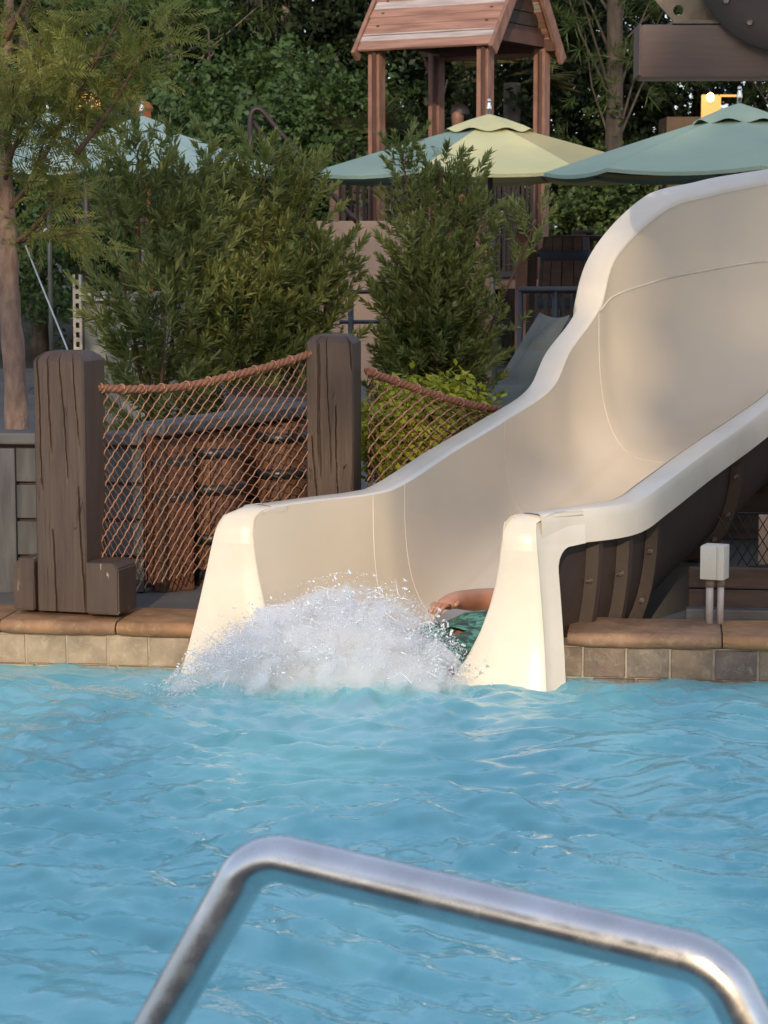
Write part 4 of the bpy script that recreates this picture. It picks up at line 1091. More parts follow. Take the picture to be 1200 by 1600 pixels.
def sprig_yew(r, n=44, length=.15, leaf=.062, w=.0095):
    t = np.sort(r.random(n)) ** .8; ph = np.arange(n) * 2.4 + r.random(n) * .5
    el = 0.55 + 0.75 * t + r.normal(0, .15, n)
    d = np.stack([np.cos(ph) * np.cos(el), np.sin(ph) * np.cos(el), np.sin(el)], -1)
    base = np.stack([np.zeros(n), np.zeros(n), t * length], -1)
    nr = np.cross(d, np.cross(np.array([[0, 0, 1.0]]), d) + r.normal(0, .2, (n, 3)))
    return leaf_quads(base, d, nr, leaf * r.uniform(.7, 1.15, n) * (1 - .25 * t), w * r.uniform(.8, 1.2, n))
def sprig_feather(r, n=30, length=.16, leaf=.045, w=.0055):
    k = np.arange(n); t = (k // 2 + .5) / (n / 2); sg = np.where(k % 2, 1, -1)
    d = np.stack([sg * (0.85 - .3 * t), r.normal(0, .12, n) - .12, .55 + .5 * t], -1); d /= np.linalg.norm(d, axis=1, keepdims=True)
    base = np.stack([np.zeros(n), -.02 * t * t * 4 * .3, t * length], -1)
    nr = np.tile(np.array([[0, 1.0, .2]]), (n, 1)) + r.normal(0, .25, (n, 3))
    return leaf_quads(base, d, nr, leaf * (1.05 - .6 * t) * r.uniform(.8, 1.15, n), np.full(n, w))
def sprig_needles(r, n=40, length=.12, leaf=.16, w=.007):
    t = r.random(n); ph = r.random(n) * 6.283; el = r.uniform(.25, 1.3, n)
    d = np.stack([np.cos(ph) * np.cos(el), np.sin(ph) * np.cos(el), np.sin(el)], -1)
    base = np.stack([np.zeros(n), np.zeros(n), t * length], -1)
    nr = np.cross(d, r.normal(0, 1, (n, 3)))
    return leaf_quads(base, d, nr, leaf * r.uniform(.7, 1.1, n), np.full(n, w))
def sprig_leafy(r, n=16, length=.22, leaf=.085, w=.045):
    t = r.random(n); ph = np.arange(n) * 2.4 + r.random(n); el = r.uniform(-.2, 1.0, n)
    d = np.stack([np.cos(ph) * np.cos(el), np.sin(ph) * np.cos(el), np.sin(el)], -1)
    base = np.stack([np.zeros(n), np.zeros(n), t * length], -1) + r.normal(0, .03, (n, 3))
    nr = np.array([[0, 0, 1.0]]) + r.normal(0, .5, (n, 3))
    return leaf_quads(base, d, nr, leaf * r.uniform(.6, 1.2, n), w * r.uniform(.7, 1.2, n))
def scatter(sprigs, pos, dirs, r, scale=None):
    """place sprig variants at pos with +Z along dirs -> quads (N,4,3)"""
    n = len(pos); Rm = rot_to(dirs, r.random(n) * 6.283); sc = scale if scale is not None else r.uniform(.75, 1.25, n)
    out = []
    which = r.integers(0, len(sprigs), n)
    for k, S in enumerate(sprigs):
        m_ = which == k
        if not m_.any(): continue
        q_ = np.einsum('nij,lvj->nlvi', Rm[m_], S) * sc[m_][:, None, None, None] + pos[m_][:, None, None, :]
        out.append(q_.reshape(-1, 4, 3))
    return np.concatenate(out)
def quads_obj(name, Q, mat, parent):
    L = np.array(root_loc(parent)); V = Q.reshape(-1, 3) - L; F = np.arange(len(V)).reshape(-1, 4)
    o = link(name, fast_mesh(name, V, F), mat, parent); return o

# ------------------------------------------------------------------ clipped yew pines behind the nets
def yew_bush(base, stems, label, mat, seed, n_sprig, sizes, top_open=0.5):
    """stems: list of (top point, spread) : foliage gathers along each leader"""
    r = np.random.default_rng(seed); rr = random.Random(seed)
    root = thing('yew_pine', label, 'shrub', base, 'yew pine shrubs in the planting bed')
    sm = MB(); pos = []; dirs = []
    tot = sum(s_[2] for s_ in stems)
    for (tp, spread, wgt) in stems:
        tp = Vector(tp); b0 = Vector(base) + Vector((rr.gauss(0, .04), rr.gauss(0, .04), 0))
        mid = b0.lerp(tp, .5) + Vector((rr.gauss(0, .04), rr.gauss(0, .04), 0))
        path = catmull([b0, mid, tp], 12); sm.tube([Vector(p) for p in path], [.012 * (1 - .8 * i / 11) + .002 for i in range(12)], 6)
        n = int(n_sprig * wgt / tot)
        t = r.random(n) ** .75
        idx = t * 11; i0 = np.minimum(idx.astype(int), 10); f = (idx - i0)[:, None]
        p = path[i0] * (1 - f) + path[i0 + 1] * f
        ph = r.random(n) * 6.283; rad = spread * (np.sin(np.pi * np.clip(.12 + .86 * t, 0, 1)) ** .55) * np.sqrt(r.uniform(.12, 1, n)) * (1 + .25 * np.sin(3 * ph + 7 * t + seed))
        off = np.stack([np.cos(ph) * rad, np.sin(ph) * rad * .8, r.normal(0, .04, n)], -1)
        pos.append(p + off); dd = np.stack([np.cos(ph), np.sin(ph), .55 + .9 * t + r.normal(0, .3, n)], -1); dirs.append(dd)
        for k in range(0, n, 7):
            a = p[k]; b_ = p[k] + off[k]; sm.tube([Vector(a), Vector((a + b_) / 2) + Vector((0, 0, -.01)), Vector(b_)], [.004, .003, .0018], 4, False)
    sm.build('stems', M['twig'], root, smooth=True)
    S = [sprig_yew(r, *sizes) for _ in range(5)]
    quads_obj('foliage', scatter(S, np.concatenate(pos), np.concatenate(dirs), r), mat, root)
b1 = P(240, 640, 10.6); b1.z = .3
yew_bush(b1, [(P(215, 235, 10.6), .16, 1.2), (P(165, 300, 10.5), .15, .9), (P(285, 262, 10.7), .17, 1.2), (P(262, 450, 10.4), .17, .8), (P(318, 330, 10.7), .16, .9)], 'airy yew pine shrub with bare stems left of the rope sag', M['leaf_podo'], 21, 400, (36, .18, .080, .0125))
b2_ = P(420, 640, 11.0); b2_.z = .3
yew_bush(b2_, [(P(345, 270, 11.0), .17, .9), (P(415, 262, 11.0), .19, 1.1), (P(478, 275, 11.1), .16, .9), (P(400, 430, 10.8), .24, 1.1), (P(480, 440, 10.9), .19, 1), (P(340, 470, 10.7), .2, .7), (P(518, 380, 11.0), .10, .5)], 'broad yew pine shrub with yellowish tips behind the long net', M['leaf_podo_l'], 22, 820, (40, .16, .070, .0125))
b3 = P(680, 640, 11.2); b3.z = .3
yew_bush(b3, [(P(628, 246, 11.2), .10, .7), (P(690, 268, 11.2), .16, 1.0), (P(730, 295, 11.2), .13, .8), (P(650, 400, 11.0), .20, 1.2), (P(712, 430, 11.0), .20, 1.2), (P(838, 345, 11.3), .09, .4), (P(622, 450, 11.1), .14, .7), (P(685, 520, 10.9), .24, 1.1)], 'dense dark yew pine shrub below the yellow umbrella', M['leaf_podo'], 23, 1000, (40, .15, .066, .0120))
# golden shrub behind the short net
def golden():
    base = P(660, 735, 10.0); base.z = DECK_Z; r = np.random.default_rng(31); rr = random.Random(31)
    root = thing('golden_shrub', 'low golden green leafy shrub behind the short net', 'shrub', base)
    n = 620; c = np.array(P(668, 688, 9.9)); 
    d = r.normal(0, 1, (n, 3)); d /= np.linalg.norm(d, axis=1, keepdims=True)
    pos = c + d * np.array([.27, .22, .21]) * (r.random(n) ** .35)[:, None]; d[:, 2] += .8
    S = [sprig_leafy(r, 15, .09, .042, .024) for _ in range(4)]
    quads_obj('foliage', scatter(S, pos, d, r), M['leaf_gold'], root)
    pass
    sm = MB()
    for k in range(16):
        p = Vector(pos[k * 9]); sm.tube([base, base.lerp(p, .5) + Vector((rr.gauss(0, .02), 0, .03)), p], [.008, .005, .002], 5, False)
    sm.build('stems', M['twig'], root, smooth=True)
golden()

# ------------------------------------------------------------------ young cypress at the left edge
def cypress():
    base = P(26, 690, 9.6); base.z = DECK_Z; r = np.random.default_rng(41); rr = random.Random(41)
    root = thing('cypress_tree', 'slender young cypress with feathery foliage at the left edge', 'tree', base)
    key = [base, P(24, 600, 9.6), P(14, 470, 9.6), P(12, 385, 9.6), P(8, 300, 9.62), P(6, 150, 9.62), P(14, 0, 9.65), P(10, -190, 9.7), P(16, -420, 9.75)]
    path = catmull(key, 40); rad = np.interp(np.arange(40), [0, 12, 17, 24, 39], [.052, .047, .043, .03, .008])
    t = MB(); t.tube([Vector(p) for p in path], [float(q_) * (1 + .08 * math.sin(i * 2.1)) for i, q_ in enumerate(rad)], 12); t.build('trunk', M['bark_pink'], root, smooth=True)
    br = MB(); pos = []; dirs = []
    ends = [(P(12, 385, 9.6), P(95, 300, 9.45)), (P(12, 380, 9.6), P(120, 362, 9.5)), (P(10, 330, 9.6), P(70, 215, 9.5)), (P(8, 250, 9.62), P(110, 60, 9.5)), (P(6, 170, 9.62), P(95, 0, 9.55)), (P(40, 300, 9.5), P(200, 5, 9.3)), (P(120, 240, 9.4), P(250, 25, 9.3)),
            (P(8, 200, 9.6), P(-120, 100, 9.6)), (P(8, 120, 9.6), P(-100, -20, 9.6)), (P(10, 60, 9.6), P(120, -120, 9.6)), (P(10, -60, 9.6), P(150, -200, 9.5)), (P(10, -100, 9.7), P(-130, -220, 9.7)), (P(8, 330, 9.6), P(-110, 290, 9.5)), (P(14, -250, 9.7), P(90, -380, 9.6)), (P(14, -260, 9.7), P(-80, -390, 9.7)),
            (P(70, 215, 9.5), P(190, 120, 9.4)), (P(60, 100, 9.55), P(150, 90, 9.3)), (P(8, 280, 9.6), P(60, 130, 9.2)), (P(5, 240, 9.6), P(20, 120, 9.2))]
    for a, b_ in ends:
        m_ = a.lerp(b_, .5) + Vector((rr.gauss(0, .02), rr.gauss(0, .05), rr.uniform(-.05, .01)))
        pth = catmull([a, m_, b_], 14); br.tube([Vector(p) for p in pth], [.011 * (1 - .85 * i / 13) + .0015 for i in range(14)], 6)
        L = (b_ - a).length; n = int(40 * L / .8)
        for k in range(n):
            q_ = rr.random() ** .7 * 12.9; i = int(q_); p = pth[i] + (pth[i + 1] - pth[i]) * (q_ - i)
            d = Vector((rr.gauss(0, 1), rr.gauss(0, 1), rr.gauss(.05, .7))) + Vector(b_ - a).normalized() * .9
            d.normalize(); l2 = rr.uniform(.04, .20)
            e_ = Vector(p) + d * l2
            if k % 3 == 0: br.tube([Vector(p), e_], [.0025, .001], 4, False)
            for z in (rr.uniform(.3, .7), 1.0):
                pos.append(Vector(p).lerp(e_, z)); dirs.append(d + Vector((rr.gauss(0, .35), rr.gauss(0, .35), rr.gauss(-.25, .35))))
    br.build('branches', M['twig'], root, smooth=True)
    S = [sprig_feather(r, 28, .17, .052, .0075) for _ in range(5)]
    quads_obj('foliage', scatter(S, np.array([p[:] for p in pos]), np.array([d[:] for d in dirs]), r), M['leaf_cyp'], root)
    s_ = MB(); s_.tube([P(40, 384, 9.45), P(103, 540, 9.2), P(140, 640, 9.0)], .004, 6); tag(s_.build('guy_wire', M['galv'], None, loc=P(140, 640, 9.0)), 'pale stay wire slanting down from the young cypress trunk', 'wire')
    tp = MB(); q_ = P(42, 383, 9.44); tp.tube([q_, q_ + Vector((.01, 0, .03))], .008, 8)
cypress()

# ------------------------------------------------------------------ sheet panel with perforated post behind the shrubs
def panel():
    a, b_ = P(168, 455, 11.6), P(150, 640, 11.6)
    root = thing('metal_panel', 'pale grey sheet panel on perforated steel posts behind the shrub', 'panel', (a.x, a.y, DECK_Z))
    z1 = a.z
    x0, x1 = P(131, 500, 11.6).x, P(300, 500, 11.6).x
    m_ = MB(); m_.box(((x0 + x1) / 2, 11.62, (z1 + DECK_Z) / 2), (x1 - x0, .02, z1 - DECK_Z)); m_.build('sheet', M['panel_white'], root)
    def strut(px, top, nm):
        x = P(px, 500, 11.55).x; zt = P(px, top, 11.55).z; w = .042
        f = MB(); zs = np.arange(DECK_Z, zt, .05)
        # front web with slots: two edge strips and bridges between the holes
        for sx in (-1, 1): f.box((x + sx * w * .36, 11.555, (zt + DECK_Z) / 2), (w * .28, .004, zt - DECK_Z))
        for z in zs: f.box((x, 11.555, z), (w * .44, .004, .022))
        for sx in (-1, 1): f.box((x + sx * w / 2, 11.575, (zt + DECK_Z) / 2), (.004, .04, zt - DECK_Z))
        f.build('perforated_post', M['galv'], root)
        bk = MB(); bk.box((x, 11.59, (zt + DECK_Z) / 2), (w * .9, .004, zt - DECK_Z)); bk.build('post_back', M['black_rail'], root)
    strut(121, 429, 'p'); strut(296, 430, 'p')
    r_ = MB(); zr = P(150, 464, 11.55).z
    for dz in (-.014, .014): r_.box(((x0 + x1) / 2, 11.57, zr + dz), (x1 - x0, .03, .010))
    for x in np.arange(x0, x1, .055): r_.box((x, 11.57, zr), (.022, .03, .02))
    r_.build('perforated_rail', M['galv'], root)
panel()

# ------------------------------------------------------------------ umbrellas
def umbrella(c, top_z, rim_z, rad, n, phase, cols, label, lean=(0, 0), base_z=DECK_Z, strap=False):
    """c: (x, y) of the hub"""
    root = thing('patio_umbrella', label, 'umbrella', (c[0] + lean[0], c[1] + lean[1], base_z), 'market umbrellas beyond the pool')
    hub = Vector((c[0], c[1], top_z))
    def edge(a, f, sag=0.0):
        r_ = rad * f; z = top_z + (rim_z - top_z) * (f ** 1.08) - sag
        return Vector((c[0] + math.sin(a) * r_, c[1] - math.cos(a) * r_, z))
    for k in range(n):
        a0, a1 = phase + 2 * math.pi * k / n, phase + 2 * math.pi * (k + 1) / n
        rows = []
        for i in range(9):
            f = .10 + .90 * i / 8; row = []
            for jx in range(7):
                t = jx / 6; p0, p1 = edge(a0, f), edge(a1, f); p = p0.lerp(p1, t); p.z -= .030 * f * 4 * t * (1 - t); row.append(p)
            rows.append(row)
        low = [p - Vector((0, 0, .024)) for p in rows[-1]]
        m_ = MB(); m_.grid(rows + [low]); pan = m_.build('canopy_panel', M[cols[k % len(cols)]], root, smooth=True)
        autosmooth(pan, 50)
        rb = MB(); rb.tube([edge(a0, .05) - Vector((0, 0, .03)), edge(a0, .98) - Vector((0, 0, .02))], .009, 6); rb.build('rib', M['pole'], root, smooth=True)
    # vent cap with wavy hem
    rows = []; N = 64
    for f, dz in ((.01, .055), (.10, .047), (.19, .022), (.235, .010)):
        rows.append([edge(2 * math.pi * k / N, f) + Vector((0, 0, dz + (.014 * math.sin(n * 2 * math.pi * k / N * 1.0 + phase) if f > .15 else 0))) for k in range(N)])
    m_ = MB(); m_.grid(rows, close=True); m_.build('vent_cap', M[cols[0] if len(cols) < 3 else cols[1]], root, smooth=True)
    m_ = MB(); m_.tube([Vector((c[0] + lean[0], c[1] + lean[1], base_z)), hub + Vector((0, 0, .03))], .020, 12); m_.build('pole', M['pole'], root, smooth=True)
    m_ = MB(); m_.lathe(Vector((c[0] + lean[0], c[1] + lean[1], base_z)), [(.0, .09), (.05, .09), (.20, .05), (.24, .0)], 24); m_.build('base', M['black_rail'], root, smooth=True)
    m_ = MB(); m_.lathe(hub, [(.0, .03), (.016, .035), (.013, .06), (.017, .075), (.020, .10), (.014, .13), (.012, .14), (.016, .15), (.012, .165), (0, .168)], 14); m_.build('finial', M['finial'], root, smooth=True)
    if strap:
        pts = [edge(phase + 2 * math.pi * .35 / n * 1, .55) + Vector((0, -.03, .0))]
        a = P(676, 235, c[1] - 1.05)
        y_ = c[1] - .95
        s_ = MB(); 
        for pl in ([(672, 250), (684, 232), (674, 228), (690, 252)], [(684, 236), (700, 240), (720, 247), (748, 249), (764, 256)]):
            s_.tube([Vector((P(x, y, y_).x, y_ - .0, P(x, y, y_).z)) for x, y in pl], .008, 6)
        s_.build('tie_strap', M['fab_green'], root, smooth=True)
    return root
h2 = P(764, 190, 16.5)
umbrella((h2.x, h2.y), h2.z, P(700, 267, 15.5).z, 1.42, 8, R(-26 - 45 + 4), ['fab_green', 'fab_yellow', 'fab_yellow_shade', 'fab_yellow_shade', 'fab_yellow', 'fab_yellow', 'fab_green', 'fab_green'], 'yellow and seafoam umbrella in front of the wooden tower', lean=(.06, 0), strap=True)
h1 = P(1155, 174, 15.0)
umbrella((h1.x, h1.y), h1.z, P(1000, 263, 14.2).z, 1.30, 8, R(-93), ['fab_green'], 'seafoam green umbrella rising above the bank of the slide')
h3 = P(222, 192, 17.0)
umbrella((h3.x, h3.y), h3.z, P(222, 262, 16.2).z, 1.10, 8, R(-100), ['fab_green2'], 'pale green umbrella half hidden behind the shrub near the grab rail')
h4 = P(74, 186, 20.0)
umbrella((h4.x, h4.y), h4.z, P(74, 258, 19.2).z, 1.20, 8, R(-70), ['fab_green2'], 'pale green umbrella behind the young cypress at far left')

# ------------------------------------------------------------------ playground tower
def tower():
    D = 22.0; psi = R(-30.5)
    FLx = P(592, 300, D)
    c = P(718, 300, D + .15); deck_z = 1.15
    root = thing('play_tower', 'terracotta wooden lookout tower with a gabled board roof', 'tower', (c.x, c.y, DECK_Z))
    Mx = Matrix.Rotation(psi, 3, 'Z'); s_ = .60
    def w(x, y, z): return Vector((c.x, c.y, 0)) + Mx @ Vector((x, y, 0)) + Vector((0, 0, z))
    z_eave = P(660, 76, D).z
    post = MB(); post.box((0, 0, 0), (.125, .125, z_eave - DECK_Z + .05), bev=.006); mp_ = bpy.data.meshes.new('post'); mp_.from_pydata(post.v, [], post.f)
    for x, y in ((-s_, -s_), (s_, -s_), (s_, s_), (-s_, s_)):
        p = w(x, y, (z_eave + DECK_Z) / 2); o = link('post', mp_, M['terracotta'], root, p, rotz=psi)
        q_ = p + Mx @ Vector((.068, -.068, 0)); m_ = MB(); m_.box((q_.x, q_.y, (z_eave + DECK_Z) / 2), (.03, .03, z_eave - DECK_Z), psi); m_.build('corner_trim', M['terracotta_dark'], o)
    m_ = MB(); m_.box(w(0, 0, deck_z - .05), (1.3, 1.3, .08), psi); m_.build('platform', M['terracotta'], root)
    # balusters on three sides, with rails
    bal = MB(); bal.box((0, 0, 0), (.022, .022, 1.02)); mbal = bpy.data.meshes.new('baluster'); mbal.from_pydata(bal.v, [], bal.f)
    for side in ((s_, 1), (-s_, 1), (s_, 0)):
        for k in range(1, 12):
            t = -s_ + 2 * s_ * k / 12
            p = w(side[0], t, deck_z + .54) if side[1] else w(t, side[0], deck_z + .54)
            link('baluster', mbal, M['bronze_rail'], root, p, rotz=psi)
        for zz in (deck_z + .05, deck_z + 1.06):
            m_ = MB(); m_.box(w(side[0], 0, zz) if side[1] else w(0, side[0], zz), (.05, 2 * s_ - .12, .05) if side[1] else (2 * s_ - .12, .05, .05), psi); m_.build('rail', M['bronze_rail'], root)
    # roof: overlapping boards on two slopes, ridge along local x
    ov_x, ov_y = .73, .74; z_r = z_eave + .98; pitch = math.atan2(z_r - z_eave, ov_y); slope = math.hypot(ov_y, z_r - z_eave)
    nb = 12; bh = slope / nb
    beams = MB()
    for y in (-s_, s_): beams.box(w(0, y, z_eave + .06), (2 * s_ + .3, .10, .12), psi)
    for x in (-s_, s_): beams.box(w(x, 0, z_eave + .10), (.10, 2 * s_ - .1, .12), psi)
    beams.build('eave_beam', M['terracotta_dark'], root)
    for sg in (-1, 1):
        for k in range(nb):
            t = (k + .5) / nb; y = sg * ov_y * (1 - t); z = z_eave - .03 + (z_r - z_eave) * t
            tilt = Matrix.Rotation(-sg * pitch + sg * R(4), 3, 'X')
            grey = (k in (1, 5, 9))
            b_ = MB(); b_.box((0, 0, 0), (2 * ov_x + random.uniform(-.012, .012), bh * 1.10, .03), 0, bev=.006, tilt=tilt)
            me = bpy.data.meshes.new('roof_board'); me.from_pydata(b_.v, [], b_.f)
            link('roof_board', me, M['roof_grey'] if grey else M['roof_board'], root, w(0, y, z), rotz=psi)
    for ex in (-1, 1):
        for sg in (-1, 1):
            tilt = Matrix.Rotation(-sg * pitch, 3, 'X')
            b_ = MB(); b_.box((0, 0, 0), (.04, slope + .04, .12), 0, tilt=tilt); me = bpy.data.meshes.new('barge_board'); me.from_pydata(b_.v, [], b_.f)
            link('barge_board', me, M['terracotta'], root, w(ex * (ov_x + .025), sg * ov_y / 2, (z_eave + z_r) / 2 - .07), rotz=psi)
    # boarded gable set back under the roof
    for ex in (-1, 1):
        for k in range(6):
            z = z_eave + .10 + k * .13; half = ov_y * (1 - (z + .07 - z_eave) / (z_r - z_eave)) - .03
            if half < .05: continue
            b_ = MB(); b_.box(w(ex * s_, 0, z + .06), (.03, 2 * half, .12), psi); b_.build('gable_board', M['brown_board'], root)
    m_ = MB(); m_.box(w(0, 0, z_r + .02), (2 * ov_x, .14, .05), psi, bev=.01); m_.build('ridge_cap', M['roof_board'], root)
    # railed landing reaching left
    a = P(523, 300, 21.4); zl = P(523, 268, 21.4).z
    m_ = MB(); m_.box((a.x, a.y, (zl + DECK_Z) / 2), (.085, .085, zl - DECK_Z + .06), R(-10), bev=.004); m_.build('landing_post', M['terracotta'], root)
    m_ = MB(); m_.box((a.x + .085, a.y + .03, (zl + DECK_Z) / 2), (.05, .05, zl - DECK_Z + .02), R(-10), bev=.004); m_.build('landing_post', M['bronze_rail'], root)
    b_ = w(-s_, -s_, 0); 
    m_ = MB(); m_.tube([Vector((a.x + .05, a.y, zl - .02)), Vector((b_.x, b_.y, zl - .02))], .028, 10); m_.build('landing_rail', M['black_rail'], root, smooth=True)
    for k in range(1, 5):
        p = Vector((a.x + .09, a.y, 0)).lerp(Vector((b_.x, b_.y, 0)), k / 5); link('baluster', mbal, M['bronze_rail'], root, (p.x, p.y, zl - .52), rotz=psi)
tower()
sw = MB(); a = P(500, 345, 21.2); sw.box((a.x + .42, a.y + .25, (a.z + DECK_Z) / 2), (1.0, .25, a.z - DECK_Z), R(-6), bev=.01)
tag(sw.build('stucco_wall', M['stucco'], None, loc=(a.x + .42, a.y + .25, DECK_Z)), 'plain beige stucco wall between the two big shrubs', 'wall')

# person on the tower, only the head shows over the yellow umbrella
def tower_person():
    hd = P(716, 184, 22.2); z0 = 1.15; H = hd.z + .12 - z0
    root = thing('person', 'dark haired person on the tower, head just above the yellow umbrella', 'person', (hd.x, hd.y, z0))
    def q(x, y, f): return Vector((hd.x + x, hd.y + y, z0 + H * f))
    J = [(q(0, 0, .52), .14, .10), (q(0, 0, .65), .13, .09), (q(0, 0, .80), .16, .095), (q(0, 0, .86), .05, .05), (q(-.01, -.01, .92), .075, .085), (q(0, 0, .985), .06, .07)]
    E = [(0, 1), (1, 2), (2, 3), (3, 4), (4, 5)]
    for s_ in (-1, 1):
        b_ = len(J); J += [(q(.09 * s_, 0, .46), .085, .085), (q(.10 * s_, -.01, .27), .055, .055), (q(.10 * s_, .01, .05), .04, .04), (q(.11 * s_, -.12, .02), .035, .03)]; E += [(0, b_), (b_, b_ + 1), (b_ + 1, b_ + 2), (b_ + 2, b_ + 3)]
        b_ = len(J); J += [(q(.20 * s_, 0, .80), .05, .05), (q(.25 * s_, .02, .63), .04, .04), (q(.24 * s_, -.08, .50), .03, .03), (q(.24 * s_, -.12, .46), .035, .02)]; E += [(2, b_), (b_, b_ + 1), (b_ + 1, b_ + 2), (b_ + 2, b_ + 3)]
    skin_figure('body', J, E, 0, M['skin_dark'], root)
    hm = MB(); c = q(.015, .02, .955); rows = []
    for a in range(8):
        th = math.pi * a / 8 * .62; rows.append([c + Vector((.098 * math.sin(th) * math.cos(t), .105 * math.sin(th) * math.sin(t) + .015, .10 * math.cos(th))) for t in np.linspace(0, 2 * math.pi, 19)[:-1]])
    hm.grid(rows, close=True); hm.build('hair', M['hair'], root, smooth=True)
    sm = MB(); rows = []
    for f, rx, ry in ((.50, .16, .12), (.58, .15, .115), (.68, .155, .115), (.78, .175, .115), (.825, .14, .09), (.84, .07, .07)):
        rows.append([q(rx * math.cos(t), ry * math.sin(t), f) for t in np.linspace(0, 2 * math.pi, 21)[:-1]])
    sm.grid(rows, close=True); sm.build('shirt', M['cloth_navy'], root, smooth=True)
tower_person()

# arched grab rails by the stair
gr = thing('grab_rail', 'arched dark bronze grab rail above the left shrubs', 'handrail', P(440, 420, 20.0))
m_ = MB()
for pl, dy in (([(393, 420), (392, 260), (391, 195), (394, 176), (402, 170), (412, 176), (430, 198), (462, 235), (492, 272), (560, 350)], 0), ([(394, 190), (404, 203), (420, 232), (432, 256), (450, 300)], .12)):
    cp = catmull([P(x, y, 20.0 + dy) for x, y in pl], 40); m_ = MB(); m_.tube([Vector(p) for p in cp], .024, 10); m_.build('tube', M['bronze_rail'], gr, smooth=True)

# ------------------------------------------------------------------ railing, lounger and seated guest behind the slide
def railing():
    Y = 17.5; root = thing('deck_railing', 'dark bronze railing with beige capped posts behind the lounger', 'railing', (P(870, 500, Y).x, Y, DECK_Z))
    for px, wd in ((815, .09), (905, .10)):
        p = P(px, 364, Y); m_ = MB(); m_.box((p.x, Y, (p.z + DECK_Z) / 2), (wd, .10, p.z - DECK_Z), 0, bev=.005); o = m_.build('post', M['terracotta'], root)
        m_ = MB(); m_.box((p.x + .085, Y + .03, (p.z + DECK_Z) / 2), (.06, .06, p.z - DECK_Z)); m_.build('post_side', M['bronze_rail'], o)
        m_ = MB(); m_.box((p.x + .03, Y, p.z + .012), (.17, .14, .025), 0, bev=.006); m_.build('post_cap', M['cap_paint'], o)
    zt, zb = P(870, 395, Y).z, P(870, 373, Y).z
    m_ = MB(); m_.tube([P(838, 396, Y - .06), P(1300, 396, Y - .06)], .028, 10); m_.build('rail', M['bronze_rail'], root, smooth=True)
    cp = catmull([P(845, 395, Y - .1), P(856, 384, Y - .1), P(868, 374, Y - .1), P(900, 372, Y - .1), P(1300, 372, Y - .1)], 30); m_ = MB(); m_.tube([Vector(p) for p in cp], .024, 10); m_.build('rail', M['bronze_rail'], root, smooth=True)
    me = bpy.data.meshes.new('baluster'); b_ = MB(); h = P(870, 396, Y).z - DECK_Z - .05; b_.box((0, 0, 0), (.028, .028, h)); me.from_pydata(b_.v, [], b_.f)
    for k in range(-4, 20):
        p = P(862 + k * 13, 396, Y + .02); link('baluster', me, M['bronze_rail'] if k % 3 else M['terracotta'], root, (p.x, Y + .02, DECK_Z + .03 + h / 2))
    Y2 = 14.0; zt = P(860, 453, Y2).z
    r2 = thing('front_railing', 'black tube railing close behind the lounger back', 'railing', (P(860, 453, Y2).x, Y2, DECK_Z))
    m_ = MB(); m_.tube([P(811, 453, Y2), P(1100, 453, Y2)], .022, 12); m_.build('rail', M['black_rail'], r2, smooth=True)
    for px in (813, 868, 1000): 
        p = P(px, 453, Y2); m_ = MB(); m_.tube([p, (p.x, p.y, DECK_Z)], .02, 10); m_.build('post', M['black_rail'], r2, smooth=True)
    me2 = bpy.data.meshes.new('baluster'); b_ = MB(); h = zt - DECK_Z - .03; b_.box((0, 0, 0), (.018, .018, h)); me2.from_pydata(b_.v, [], b_.f)
    for k in range(14):
        p = P(824 + k * 14, 453, Y2); link('baluster', me2, M['black_rail'], r2, (p.x, Y2, DECK_Z + h / 2 + .01))
railing()
def short_fence():
    Y = 13.0; p = P(548, 452, Y)
    root = thing('short_fence', 'short run of dark metal fence seen between the two big shrubs', 'fence', (p.x, Y, DECK_Z))
    for px in (548, 640): q_ = P(px, 452, Y); m_ = MB(); m_.tube([(q_.x, Y, DECK_Z), q_], .018, 10); m_.build('post', M['black_rail'], root, smooth=True)
    for py in (456, 503): m_ = MB(); m_.tube([P(530, py, Y), P(640, py, Y)], .012, 8); m_.build('rail', M['black_rail'], root, smooth=True)
short_fence()
